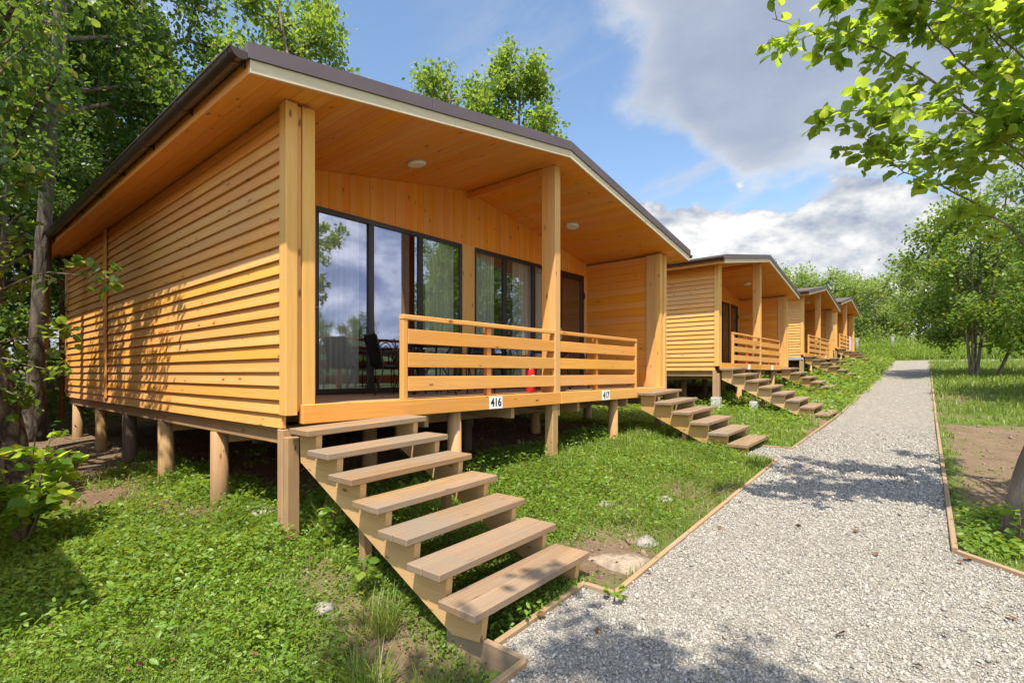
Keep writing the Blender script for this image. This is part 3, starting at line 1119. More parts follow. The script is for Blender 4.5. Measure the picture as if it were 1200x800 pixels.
    # ---- number plates on the rim beam
    for (y0, y1), txt in (((2.405, 2.635), '416'), ((4.965, 5.195), '417')):
        m_ = MB()
        m_.box((.0225, y0, D - .152), (.027, y1, D - .010), 1, .001)
        pl = m_.build('number_plate', M['plate'], root)
        cu = bpy.data.curves.new('digits_curve', 'FONT')
        cu.body = txt; cu.size = .135; cu.extrude = .0008; cu.offset = .0030; cu.align_x = 'CENTER'; cu.align_y = 'CENTER'
        cu.space_character = .98
        to = bpy.data.objects.new('digits_tmp', cu); col.objects.link(to)
        bpy.context.view_layer.update()
        me = bpy.data.meshes.new_from_object(to.evaluated_get(bpy.context.evaluated_depsgraph_get()))
        bpy.data.objects.remove(to); bpy.data.curves.remove(cu)
        me.materials.clear(); me.materials.append(M['ink'])
        ob_ = bpy.data.objects.new('digits', me); col.objects.link(ob_)
        ob_.parent = pl
        ob_.matrix_basis = Matrix.Translation((.0284, (y0 + y1) / 2, D - .081)) @ Matrix(((0, 0, 1, 0), (1, 0, 0, 0), (0, 1, 0, 0), (0, 0, 0, 1))) @ Matrix.Diagonal((.93, 1.0, 1, 1))
    return root


# ------------------------------------------------------------------ stairs
RUN, RISE, TW, TD, TH = .297, .149, 1.19, .305, .048


def make_stairs(n, label, loc, support=True, tilt=0.034, group='open timber staircases up to the cabins'):
    """root at the foot; top tread first. local: x forward (down), y along tread, z up; origin under the top tread's back edge at deck level -top"""
    root = empty('wooden_staircase', loc, label, 'staircase', group)
    root.rotation_euler.x = tilt
    htop = RISE * (n - 1) + .185            # height of the top tread above the foot
    for i in range(n):
        z = htop - RISE * i
        x = RUN * i
        m_ = MB()
        j = random.uniform(-.006, .006)
        dl, dr_ = random.uniform(-.006, .006), random.uniform(-.006, .006)
        h = TD * random.uniform(.48, .52)
        m_.box((x, dl, z - TH), (x + h - .0015, TW + dr_, z + random.uniform(-.001, .001)), 1, .005)
        m_.box((x + h + .0015, dl + j * .5, z - TH), (x + TD, TW + dr_ + j * .5, z), 1, .005)
        m_.build('tread', M['tread'], root)
    for y in (.085, TW - .085 - .05):
        m_ = MB()
        # sawtooth plank in the xz plane
        poly = []
        for i in range(n):
            z = htop - TH - RISE * i - .0015
            x = RUN * i
            poly.append((x + .02, z)); poly.append((x + TD - .022, z))
            if i < n - 1:
                poly.append((x + TD - .04, z - RISE + .002))
        xe = RUN * (n - 1) + TD - .022
        poly.append((xe - .03, -.02))
        poly.append((xe - .26, -.05))
        zb0 = htop - TH - .24
        poly.append((.02, zb0))
        clean = [poly[0]]
        for p in poly[1:]:
            if abs(p[0] - clean[-1][0]) + abs(p[1] - clean[-1][1]) > .004: clean.append(p)
        m_.prism(clean, 1, y, y + .05)
        m_.build('stringer', M['stringer'], root)
    if support:
        k = max(1, n // 3)
        for y in (.16, TW - .21):
            m_ = MB()
            x = RUN * k + .12
            m_.box((x, y, -.6), (x + .07, y + .07, htop - TH - RISE * k - .22), 2, .004)
            m_.build('support_post', M['stilt'], root)
    return root, htop


# ------------------------------------------------------------------ build: setting
build_ground()
build_path()
build_stones()
build_crumbs()

cab = make_cabin()
names = ['nearest honey pine cabin on stilts, numbered 416 and 417 above its porch stairs',
         'second pine cabin from the camera, behind the nearest cabin, long steps to the path',
         'third pine cabin up the gravel path, brown roof seen over the second cabin',
         'farthest and smallest looking pine cabin at the end of the row, against the green woods']
roots = []
for i, (x, y, dz) in enumerate(CABS):
    o = cab if i == 0 else copy_tree(cab, skip=('digits', 'curtain'))
    o.location = (x, y, dz - D)
    tag(o, names[i], 'cabin', 'row of timber cabins along the path')
    roots.append(o)
# the neighbour to the left of the camera, whose roof corner shades the weeds
o = copy_tree(cab, skip=('digits',))
o.location = (-3.45, -8.68, -.75 - D + .25)
tag(o, 'pine cabin just left of the photographed row, its roof corner shading the lower left weeds', 'cabin', 'row of timber cabins along the path')

# stairs: (cabin index, side, treads, top tread z below deck)
stair_specs = [
    (0, 0, 7, .18, 'long weathered seven-step staircase in the foreground below plate 416'),
    (0, 1, 6, .07, 'six-step staircase at the far end of the nearest cabin, below plate 417'),
    (1, 0, 8, .14, 'long staircase at the near end of the second cabin, foot by the gravel edge'),
    (1, 1, 6, .10, 'shorter staircase at the far end of the second cabin'),
    (2, 0, 7, .14, 'staircase at the near end of the third cabin'),
    (2, 1, 5, .10, 'short staircase at the far end of the third cabin'),
    (3, 0, 7, .12, 'pale-sided staircase in front of the farthest cabin'),
    (3, 1, 5, .10, 'last staircase, at the far end of the farthest cabin'),
]
for ci, side, n, drop, lab in stair_specs:
    cx, cy, dz = CABS[ci]
    y0 = cy + (.045 if side == 0 else W - .045 - TW)
    htop = RISE * (n - 1) + .185
    make_stairs(n, lab, (cx + .026, y0, dz - drop - htop))

# gravel edging boards (each a plank on edge)
def edging(p0, p1, h0=.10, h1=.045, label=None, w=.04, dzl=0.0, name='edging_board'):
    p0 = np.array(p0, float); p1 = np.array(p1, float)
    d = p1 - p0; L = np.linalg.norm(d)
    z0, z1 = float(pathz(p0[1])) + dzl, float(pathz(p1[1])) + dzl
    m_ = MB()
    m_.box((0, -w / 2, -h0), (L, w / 2, h1), 0, .005)
    o = m_.build(name, M['edging'])
    o.location = (p0[0], p0[1], z0)
    o.rotation_euler = (0, -math.atan2(z1 - z0, L), math.atan2(d[1], d[0]))
    tag(o, label, 'edging board', 'timber edging along the gravel')


edging((-2.36, 2.17), (-1.74, 2.17), .20, .03, 'grey plank on edge boxing the gravel left of the foreground stair foot')
edging((-1.985, 2.195), (-1.985, 3.10), .10, .03, 'plank edging the gravel across the foot of the foreground stairs')
edging((-1.74, 2.15), (-1.76, .2), .16, .035, 'plank edging the gravel at the bottom edge of the view')
edging((-2.0, 3.12), (-1.735, 3.12), .08, .03, 'short plank right of the foreground stair foot')
edging((-1.735, 3.12), (xl(7.93), 7.93), .08, .03, 'long plank between the lawn and gravel beside the nearest cabin')
edging((xl(7.95) + .0, 7.945), (-2.4, 7.945), .08, .025, 'short plank on the near side of the 417 stair foot')
edging((-2.4, 9.03), (xl(9.0) + .0, 9.03), .08, .025, 'short plank on the far side of the 417 stair foot')
edging((xl(9.05), 9.05), (xl(15), 15), .08, .03, 'plank along the left path edge at the foot of the second cabin\'s near stairs')
edging((xl(15.02), 15.02), (xl(24), 24), .08, .03, 'plank along the left path edge in front of the second cabin\'s far stairs')
edging((xl(24.02), 24.02), (xl(32), 32), .08, .03, 'far plank on the left path edge in front of the third cabin')
edging((xl(32.02), 32.02), (xl(41), 41), .08, .03, 'farthest plank on the left path edge, before the last cabin')
edging((.03, 5.25), (xr(9.0), 9.0), .08, .045, 'grey plank on the right path edge beside the bare earth')
edging((xr(9.02), 9.02), (xr(15), 15), .08, .035, 'plank on the right path edge along the far half of the bare earth')
edging((xr(15.02), 15.02), (xr(24), 24), .08, .035, 'plank on the right path edge beside the nearer grass')
edging((xr(24.02), 24.02), (xr(32), 32), .08, .035, 'plank on the right path edge beside the multi-stemmed tree')
edging((xr(32.02), 32.02), (xr(41), 41), .08, .035, 'farthest plank on the right path edge')
edging((.045, 5.225), (2.9, 3.09), .08, .035, 'orange plank running right from the path corner by the thick trunk')

# ------------------------------------------------------------------ furniture on the porch
cx, cy, dz = CABS[0]


def chair(name, loc, rz, label, sling=False):
    root = empty(name, loc, label, 'chair', 'black chairs on the porch', rz)
    root.scale = (.87, .87, .87)
    r = .010
    for sy in (-1, 1):
        m_ = MB()
        y = sy * .24
        m_.tube(bez([(.24, y, 0), (.22, y, .25), (.20, y, .42), (-.02, y, .40), (-.20, y, .40)], 14), r, 8)
        m_.tube(bez([(.20, y, .42), (.16, y, .60), (.0, y, .62), (-.2, y, .58)], 12), r, 8)
        m_.build('arm_frame', M['black'], root)
        m_ = MB()
        m_.tube(bez([(-.32, y, 0), (-.20, y, .40), (-.30, y, .82)], 12), r, 8)
        m_.build('rear_leg', M['black'], root)
    m_ = MB()
    P = [(.20, .41), (.05, .395), (-.12, .39), (-.19, .42)]
    m_.prism([(p[0], p[1]) for p in P] + [(p[0], p[1] - .012) for p in P[::-1]], 1, -.23, .23)
    m_.build('seat', M['mesh'], root)
    if sling:
        m_ = MB()
        Q = bez([(-.20, 0, .42), (-.25, 0, .62), (-.31, 0, .84)], 8)
        m_.prism([(p[0], p[2]) for p in Q] + [(p[0] - .012, p[2]) for p in Q[::-1]], 1, -.23, .23)
        m_.build('backrest', M['mesh'], root)
        m_ = MB(); m_.tube([(-.30, -.24, .82), (-.315, -.2, .85), (-.315, .2, .85), (-.30, .24, .82)], r, 8); m_.build('back_rail', M['black'], root)
    else:
        m_ = MB()
        for k, s in enumerate((.23, .15, .07)):
            pts = [(-.20 - .10 * t, s * math.cos(t * math.pi / 2), .42 + .42 * math.sin(t * math.pi / 2) * (1 - .12 * k)) for t in np.linspace(0, 1, 9)]
            pts2 = [(p[0], -p[1], p[2]) for p in pts[::-1][1:]]
            m_.tube(pts + pts2, .009, 7)
        m_.build('backrest', M['black'], root)
    return root


def table(loc, label):
    root = empty('porch_table', loc, label, 'table', 'black tables on the porch')
    m_ = MB(); m_.tube([(0, 0, .60), (0, 0, .612), (0, 0, .618)], [.36, .365, .36], 36); m_.build('table_top', M['black'], root)
    for k in range(3):
        a = k * 2.094 + .3
        c, s = math.cos(a), math.sin(a)
        m_ = MB(); m_.tube(bez([(.30 * c, .30 * s, 0), (.16 * c, .16 * s, .25), (.08 * c, .08 * s, .40), (.24 * c, .24 * s, .60)], 14), .012, 8)
        m_.build('leg', M['black'], root)
    return root


dk = dz + .002
chair('patio_chair', (cx - 1.22, cy + 1.93, dk), R(75), 'black sling chair at the left end of the porch, by the railing post', True)
chair('wicker_chair', (cx - 1.25, cy + 2.42, dk), R(20), 'black round-backed chair left of the porch table, seen through the 416 railing')
table((cx - .85, cy + 2.35, dk), 'round black table behind the 416 railing')
chair('wicker_chair', (cx - .85, cy + 2.95, dk), R(-95), 'black round-backed chair right of the 416 table')
chair('patio_chair', (cx - 1.2, cy + 3.45, dk), R(-60), 'black sling chair against the wall left of the porch post', True)
table((cx - .9, cy + 4.95, dk), 'round black table behind the 417 railing')
chair('wicker_chair', (cx - 1.2, cy + 4.45, dk), R(60), 'black round-backed chair beside the 417 table, near the porch post')
chair('wicker_chair', (cx - .95, cy + 5.5, dk), R(-100), 'black round-backed chair at the far side of the 417 table')


def extinguisher(loc, label):
    root = empty('fire_extinguisher', loc, label, 'fire extinguisher', 'red fire extinguishers by the porch posts')
    m_ = MB(); m_.tube([(0, 0, .0), (0, 0, .02), (0, 0, .30), (0, 0, .345), (0, 0, .365)], [.062, .066, .066, .045, .02], 20); b = m_.build('cylinder_body', M['red'], root)
    m_ = MB(); m_.tube([(0, 0, .365), (0, 0, .40)], .016, 10); m_.box((-.02, -.012, .40), (.10, .012, .414), 0, .003); m_.build('valve', M['black'], root)
    m_ = MB(); m_.tube(bez([(.02, 0, .39), (.09, .02, .34), (.078, .03, .2), (.074, .02, .08)], 10), .010, 8); m_.build('hose', M['black'], root)
    m_ = MB()
    for k in range(9):
        a0 = -.7 + k * .155; a1 = a0 + .155
        m_.hexa([(.0675 * math.cos(a0), .0675 * math.sin(a0), .12), (.0685 * math.cos(a0), .0685 * math.sin(a0), .12), (.0685 * math.cos(a1), .0685 * math.sin(a1), .12),
                 (.0675 * math.cos(a1), .0675 * math.sin(a1), .12), (.0675 * math.cos(a0), .0675 * math.sin(a0), .24), (.0685 * math.cos(a0), .0685 * math.sin(a0), .24),
                 (.0685 * math.cos(a1), .0685 * math.sin(a1), .24), (.0675 * math.cos(a1), .0675 * math.sin(a1), .24)])
    m_.build('paper_band', M['white'], root)
    return root


extinguisher((cx - .36, cy + 3.66, dk), 'red fire extinguisher left of the nearest cabin\'s porch post')
extinguisher((cx - .34, cy + 3.98, dk), 'red fire extinguisher right of the nearest cabin\'s porch post')
c2 = CABS[1]
extinguisher((c2[0] - .36, c2[1] + 3.60, c2[2] + .002), 'red fire extinguisher left of the second cabin\'s porch post')

# curtains behind the glass
def curtain(y0, y1, label, x=XW - .125, wv=.03, per=.13):
    n = 60
    mb = MB()
    ys = np.linspace(y0, y1, n)
    ph = random.random() * 6
    xs = x + wv * np.sin(ys / per * 2 * math.pi + ph) + .012 * np.sin(ys / (per * .37) * 2 * math.pi)
    outl = [(xs[i], ys[i]) for i in range(n)] + [(xs[i] - .006, ys[i]) for i in range(n - 1, -1, -1)]
    mb.prism(outl, 2, D + .03, D + 2.26, long=1)
    o = mb.build('curtain', M['curtain'])
    o.location = roots[0].location
    tag(o, label, 'curtain', 'pale curtains behind the cabin windows')


curtain(1.20, 1.86, 'pale curtain behind the leftmost glass panel')
curtain(2.95, 3.55, 'pale curtain at the right end of the left window')
curtain(3.92, 4.45, 'pale curtain at the left end of the window by the porch post')
curtain(5.0, 5.95, 'pale curtain at the right end of the window by the porch post')

# towel on the farthest railing, zinc strip and sleeves
c4 = CABS[3]
m_ = MB()
ys = np.linspace(4.6, 5.5, 24)
o_ = [(.020 + .008 * math.sin(y * 14), y) for y in ys] + [(.026 + .008 * math.sin(y * 14), y) for y in ys[::-1]]
m_.prism(o_, 2, D + .02, D + .87)
o = m_.build('towel', M['towel']); o.location = roots[3].location
tag(o, 'mauve and white towel hung over the farthest cabin\'s railing', 'towel')
for ci, yo, xo, lab in ((1, .06, -.08, 'pale concrete sleeve round the near front stilt of the second cabin'),):
    m_ = MB(); m_.box((-.20, -.02, 0), (.03, .14, .34), 2, .01)
    o = m_.build('concrete_sleeve', M['concrete'])
    X, Y = CABS[ci][0], CABS[ci][1]
    o.location = (X, Y, float(ground(X, Y)) - .06)
    tag(o, lab, 'concrete footing', 'concrete footings')
for (ci, side, lab) in ((0, 1, 'concrete footing under the 417 staircase'), (1, 0, 'concrete footing under the second cabin\'s near staircase')):
    X, Y = CABS[ci][0] + .78, CABS[ci][1] + (W - .5 if side else .22)
    m_ = MB(); m_.box((-.09, -.09, 0), (.09, .09, .26), 2, .012)
    o = m_.build('concrete_sleeve', M['concrete']); o.location = (X, Y, float(ground(X, Y)) - .06)
    tag(o, lab, 'concrete footing', 'concrete footings')
m_ = MB(); m_.box((-1.2, -.015, D - .30), (.0, .03, D - .20), 0, .003)
o = m_.build('zinc_strip', M['zinc']); o.location = roots[2].location
tag(o, 'grey metal strip under the third cabin\'s near wall', 'metal strip')

# ------------------------------------------------------------------ rocks and slabs
def rock(loc, s, label, name='rock', mat='rock', flat=.55):
    v, f = ico()
    # one subdivision for rounder stone
    vs = list(map(tuple, v)); mid = {}; nf = []
    for a, b, c in f:
        q = []
        for i, j in ((a, b), (b, c), (c, a)):
            k = (min(i, j), max(i, j))
            if k not in mid:
                p = (np.array(vs[i]) + np.array(vs[j])) / 2; vs.append(tuple(p / np.linalg.norm(p))); mid[k] = len(vs) - 1
            q.append(mid[k])
        nf += [(a, q[0], q[2]), (b, q[1], q[0]), (c, q[2], q[1]), tuple(q)]
    V = np.array(vs); r_ = rng.uniform(.78, 1.2, (len(V), 1))
    V = V * r_ * np.array([s * rng.uniform(.9, 1.4), s, s * flat])
    o = np_mesh(name, V, np.array(nf), M[mat])
    o.location = loc; o.rotation_euler.z = rng.uniform(0, 6)
    tag(o, label, 'stone', 'stones lying on the ground')
    return o


def on(X, Y, dz=0.0): return (X, Y, float(ground(X, Y)) + dz)


rock(on(-5.9, 1.05), .10, 'pale stone at the edge of the weeds, beside the leafy bush')
rock(on(-6.35, .95), .12, 'grey flat stone in the shade below the leafy bush', flat=.4)
rock(on(-5.0, 2.25), .16, 'grey stone just behind the second stilt of the nearest cabin', flat=.4)
rock(on(-3.1, 1.75), .07, 'white stone half hidden in weeds below the foreground stairs')
def slab(loc, s, label, mat):
    """flat irregular stone: a broken polygon with a slightly smaller, uneven top"""
    n = 13
    an = np.sort(rng.uniform(0, 6.283, n)); r_ = s * rng.uniform(.72, 1.15, n)
    lo = np.stack([r_ * np.cos(an) * 1.35, r_ * np.sin(an), np.full(n, -.08)], -1)
    up_ = lo * np.array([.93, .93, 0]) + np.stack([np.zeros(n), np.zeros(n), .022 + .012 * rng.normal(size=n)], -1)
    inn = lo * np.array([.5, .5, 0]) + np.stack([np.zeros(n), np.zeros(n), .034 + .008 * rng.normal(size=n)], -1)
    V = np.vstack([lo, up_, inn, [[0, 0, .036]]])
    F = []
    for i in range(n):
        j = (i + 1) % n
        F += [(i, j, n + j), (i, n + j, n + i), (n + i, n + j, 2 * n + j), (n + i, 2 * n + j, 2 * n + i), (2 * n + i, 2 * n + j, 3 * n)]
    o = np_mesh('flat_stone', V, np.array(F), M[mat])
    o.location = loc; o.rotation_euler.z = .9
    return tag(o, label, 'stone', 'stones lying on the ground')


slab(on(-1.98, 3.58), .22, 'flat sandy stone at the lawn corner by the foreground stair foot', 'sandstone')
rock(on(-1.98, 4.1), .10, 'small grey stone on the lawn edge near the path')
rock(on(-2.35, 5.3), .09, 'small pale stone in the middle of the lawn')
rock(on(-2.75, 4.75), .10, 'orange-tinted stone in the lawn beside the nearest cabin', flat=.3)
slab(on(-2.75, 17.2), .40, 'flat pale slab by the path beyond the second cabin\'s stairs', 'concrete')
slab(on(-2.95, 31.0), .5, 'far flat slab beside the path below the third cabin', 'concrete')

# wooden post stubs in the far verge
for px, top, fw, lab in ((1004, 396, 40, 'thin grey fence post left of the path end'), (1046, 394, 40.5, 'grey fence post straight beyond the end of the path'),
                         (1095, 394, 41, 'leaning grey fence post right of the path end'), (1146, 396, 44, 'grey fence post among the multi-stemmed tree trunks')):
    p = at(px, top, fw)
    gz = float(ground(p[0], p[1])) - .3
    m_ = MB()
    lx = .16 if 'leaning' in lab else .0
    m_.tube([(-lx * CY, -lx * SY, gz - p[2]), (0, 0, -.04), (0, 0, 0)], [.13, .12, .09], 10)
    o = m_.build('fence_post', M['post_grey']); o.location = p
    tag(o, lab, 'post', 'old fence posts at the path end')

# ------------------------------------------------------------------ ground plants
def clump_leaves(X, Y, per, size, rad, hgt, name, mat, label, cat=None, kind='stuff', up=1.0, near=True, width=1.0):
    n = len(X)
    Z = ground(X, Y)
    k = per
    ang = rng.uniform(0, 6.283, (n, k))
    rr = rng.uniform(.1, 1, (n, k)) * rad[:, None]
    hz = rng.uniform(.15, 1, (n, k)) ** .8 * hgt[:, None]
    px = X[:, None] + rr * np.cos(ang); py = Y[:, None] + rr * np.sin(ang); pz = Z[:, None] + hz
    pos = np.stack([px, py, pz], -1).reshape(-1, 3)
    ax = np.stack([np.cos(ang), np.sin(ang), rng.normal(.0, .35, (n, k))], -1).reshape(-1, 3)
    ax[:, :2] += rng.normal(size=(n * k, 2)) * .35
    sz = np.repeat(size, k) * rng.uniform(.55, 1.2, n * k)
    base = np.repeat(rng.random(n) * .5, k)
    rn = np.clip(base + rng.random(n * k) * .5, 0, .985)
    o = leaf_obj(name, pos, ax, sz, mat, None, rn, near=near, up=up, width=width)
    return tag(o, label, cat, None, kind)


def blades(X, Y, per, length, spread, name, mat, label, width=.05, kind='stuff', lean=.45, cat=None, obj=True):
    n = len(X); k = per
    Z = ground(X, Y)
    N_ = n * k
    ang = rng.uniform(0, 6.283, N_)
    sp = np.repeat(spread, k) * rng.random(N_) ** .5
    a2 = rng.uniform(0, 6.283, N_)
    bx = np.repeat(X, k) + sp * np.cos(a2); by = np.repeat(Y, k) + sp * np.sin(a2)
    bz = np.repeat(Z, k) - .01
    L = np.repeat(length, k) * rng.uniform(.45, 1.15, N_)
    ln = np.abs(rng.normal(lean, .25, N_))
    d = np.stack([np.cos(ang) * ln, np.sin(ang) * ln, np.ones(N_)], -1)
    d /= np.linalg.norm(d, axis=1)[:, None]
    side = np.stack([-np.sin(ang), np.cos(ang), np.zeros(N_)], -1)
    w = (L * width)[:, None]
    B = np.stack([bx, by, bz], -1)
    mid = B + d * (L * .55)[:, None]
    d2 = d.copy(); d2[:, 2] -= .35 + .5 * ln; d2 /= np.linalg.norm(d2, axis=1)[:, None]
    tip = mid + d2 * (L * .5)[:, None]
    V = np.stack([B - side * w * .5, B + side * w * .5, mid + side * w * .42, mid - side * w * .42, tip], 1).reshape(-1, 3)
    F = (LB_F[None] + (np.arange(N_) * 5)[:, None, None]).reshape(-1, 3)
    rn = np.clip(np.repeat(rng.random(n) * .55, k) + rng.random(N_) * .48, 0, 1)
    o = np_mesh(name, V, F, mat, np.repeat(rn, 3))
    return tag(o, label, cat, None, kind)


def pick(n, x0, x1, y0, y1, d0, powr=1.4, thr=.0, view=True):
    X, Y = scatter(n, x0, x1, y0, y1)
    fw = np.hypot(X, Y)
    p = np.clip((d0 / np.maximum(fw, .1)) ** powr, 0, 1)
    gr = green(X, Y)
    keep = (rng.random(n) < p * np.clip((gr - .22 - thr) * 1.7, 0, 1)) & ~in_path(X, Y, .03)
    if view: keep &= in_view(X, Y, ground(X, Y), 330)
    return X[keep], Y[keep]


# broad-leaved weeds in the foreground and along the cabin
X, Y = pick(62000, -8.5, -1.95, .15, 9.5, 3.3, 1.75)
d = np.hypot(X, Y)
lush = np.clip(green(X, Y), 0, 1)
patch = np.clip(.5 + .6 * vnoise(X, Y, 2.4, 41), 0, 1)
lawn = (Y > 2.9) & (X > -4.3)
clump_leaves(X, Y, 7, np.where(lawn, .020, .0265) * (.75 + .55 * patch) * np.clip(d / 3.6, .9, 1.8), .07 * np.clip(d / 4, 1, 1.6), (.03 + .17 * lush * patch * rng.random(len(X))) * np.clip(d / 4, .9, 1.3) * np.where(lawn, .75, 1.0), 'weeds', M['weed'],
             'bright green broad-leaved weeds carpeting the slope by the nearest cabin', width=.86, up=.75)
X, Y = scatter(3200, -9.5, -1.9, .2, 9)
k1 = in_view(X, Y, ground(X, Y), 60) & ~in_path(X, Y, .03)
X, Y = X[k1], Y[k1]
n = len(X)
ang = rng.uniform(0, 6.28, n)
o = leaf_obj('leaf_litter', np.stack([X, Y, ground(X, Y) + .015 + .05 * rng.random(n)], -1), np.stack([np.cos(ang), np.sin(ang), rng.normal(0, .3, n)], -1), .035 * rng.uniform(.5, 1.2, n), M['dry'], near=False, up=1.0)
tag(o, 'dead brown leaves among the weeds', None, None, 'stuff')
# taller nettle-like stems standing out of the carpet
X, Y = pick(5200, -8.0, -2.0, .2, 7.5, 3.6, 1.2, .1)
tall = (vnoise(X, Y, 2.9, 91) > .12) | (np.abs(X + 4.1) < .35)
X, Y = X[tall], Y[tall]
d = np.hypot(X, Y)
clump_leaves(X, Y, 11, .040 * rng.uniform(.8, 1.35, len(X)), np.full(len(X), .07), .10 + .17 * rng.random(len(X)), 'tall_weeds', M['weed'],
             'taller nettle-like weeds standing out of the green carpet', width=.72, up=.5)
# lawn grass on both sides of the path
X, Y = pick(60000, -11, -1.7, .2, 12, 4.0, 1.3)
d = np.hypot(X, Y)
k1 = (X < -4.4) | (Y > 2.9) | (rng.random(len(X)) < .9)
X, Y, d = X[k1], Y[k1], d[k1]
blades(X, Y, 8, .085 * np.clip(d / 5, .9, 1.6), .035 * np.clip(d / 5, 1, 2), 'lawn_grass', M['grass'], 'short green grass between the nearest cabin and the path', .07)
X, Y = pick(60000, -16, -1.9, 12, 50, 14, 1.5)
d = np.hypot(X, Y)
blades(X, Y, 6, .13 * np.clip(d / 14, .9, 2.2), .09 * np.clip(d / 14, 1, 2.5), 'verge_grass', M['grass'], 'green grass in front of the farther cabins', .11)
X, Y = pick(78000, -.9, 16, 3.0, 50, 9, 1.35)
X2, Y2 = pick(16000, .2, 9, 2.6, 9, 5, 1.0, view=False)
X, Y = np.concatenate([X, X2]), np.concatenate([Y, Y2])
d = np.hypot(X, Y)
blades(X, Y, 6, .09 * np.clip(d / 9, .8, 2.6), .06 * np.clip(d / 9, 1, 3), 'right_grass', M['grass'], 'sunlit grass to the right of the path', .11)
bpy.data.objects['right_grass'].name = 'sunlit_grass'
# weedy clumps further off
X, Y = pick(9000, -9, -2.0, 9, 44, 12, 1.2, .1)
d = np.hypot(X, Y)
clump_leaves(X, Y, 7, .06 * np.clip(d / 10, .9, 2.4), .13 * np.clip(d / 10, 1, 2), (.06 + .2 * rng.random(len(X)) ** 2) * np.clip(d / 12, .9, 1.8), 'ground_weeds', M['weed'],
             'low weeds round the farther staircases', near=False, width=1.1)
X, Y = scatter(900, .1, 1.0, 5.3, 6.6)
k1 = ~in_path(X, Y, .05) & (np.hypot(X - .5, Y - 5.9) > .14)
X, Y = X[k1][:330], Y[k1][:330]
clump_leaves(X, Y, 6, np.full(len(X), .05), np.full(len(X), .07), .03 + .10 * rng.random(len(X)), 'trunk_weeds', M['weed'], 'low leafy weeds at the foot of the thick trunk on the right')
X, Y = pick(900, .0, 3.5, 6.4, 13.5, 8, 1.0, -.5)
X, Y = X[:160], Y[:160]
clump_leaves(X, Y, 5, np.full(len(X), .035), np.full(len(X), .06), .02 + .04 * rng.random(len(X)), 'earth_weeds', M['weed'], 'scattered small weeds on the bare earth right of the path')
# tall verge beyond the end of the path
X, Y = scatter(16000, -16, 22, 44.0, 54)
k1 = in_view(X, Y, 1.5, 200)
X, Y = X[k1], Y[k1]
hg = .25 + .35 * rng.random(len(X)) + .3 * sstep(46, 52, Y)
blades(X, Y, 4, hg * 1.3, np.full(len(X), .25), 'tall_grass', M['grass'], 'tall rank grass and nettles beyond the end of the path', .075, lean=.25)
X, Y = scatter(13000, -16, 22, 44.3, 54)
k1 = in_view(X, Y, 1.5, 200)
X, Y = X[k1], Y[k1]
clump_leaves(X, Y, 7, np.full(len(X), .13), np.full(len(X), .3), .25 + .5 * rng.random(len(X)) * sstep(43, 47, Y) + 1.3 * rng.random(len(X)) * sstep(47, 52, Y), 'nettles', M['weed'], 'bright green nettles under the far willows', near=False)

# single tufts of fine grass near the stairs
for X0, Y0, h, lab in ((-2.12, 1.86, .30, 'bushy tuft of fine grass left of the bottom stair plank'), (-2.42, 1.62, .34, 'tall tuft of fine grass at the lower edge of the weeds'),
                       (-1.98, 1.80, .16, 'small tuft of grass by the box plank corner'), (-2.75, 1.95, .28, 'tuft of grass in the weeds beside the third step'),
                       (-4.0, 2.35, .38, 'wispy tall grass behind the square corner stilts'), (-2.25, 2.65, .20, 'tuft of grass growing under the bottom tread')):
    o = blades(np.array([X0]), np.array([Y0]), 230 if h > .2 else 90, np.array([h]), np.array([.11 if h > .2 else .06]), 'grass_tuft', M['grass'], None, .02, kind=None, lean=.5)
    tag(o, lab, 'grass tuft', 'grass tufts near the foreground stairs')
# a few leafy seedlings
for X0, Y0, h, lab in ((-3.05, 2.02, .26, 'young leafy seedling beside the foreground stringer'), (-3.75, 2.2, .32, 'leafy seedling at the square corner stilts'),
                       (-1.70, 3.04, .10, 'small green plant sprouting at the plank corner by the stair foot'), (.42, 5.72, .3, 'pale leafy seedling left of the thick right trunk'),
                       (-4.0, 9.9, .35, 'leafy weed under the first 417 step'), (-2.75, 14.9, .3, 'bushy weed under the second cabin\'s near staircase')):
    z = float(ground(X0, Y0)) if not in_path(X0, Y0) else float(pathz(Y0))
    n = 26 if h > .2 else 16
    ang = rng.uniform(0, 6.28, n); t = rng.random(n)
    pos = np.stack([X0 + .03 * np.cos(ang), Y0 + .03 * np.sin(ang), z + .03 + t * h], -1)
    ax = np.stack([np.cos(ang), np.sin(ang), rng.normal(.15, .3, n)], -1)
    rs = empty('seedling', (0, 0, 0))
    sb = MB(); sb.tube([(X0, Y0, z - .03), (X0 + .01, Y0, z + h * .5), (X0, Y0 + .01, z + h * 1.02)], .005, 6); sb.build('stem', M['twig'], rs)
    o = leaf_obj('foliage', pos, ax, np.full(n, .085 if h > .2 else .055) * rng.uniform(.6, 1.1, n), M['weed'], rs, None, near=True)
    tag(rs, lab, 'seedling', 'young plants by the stairs and trunk')

rng = np.random.default_rng(59)
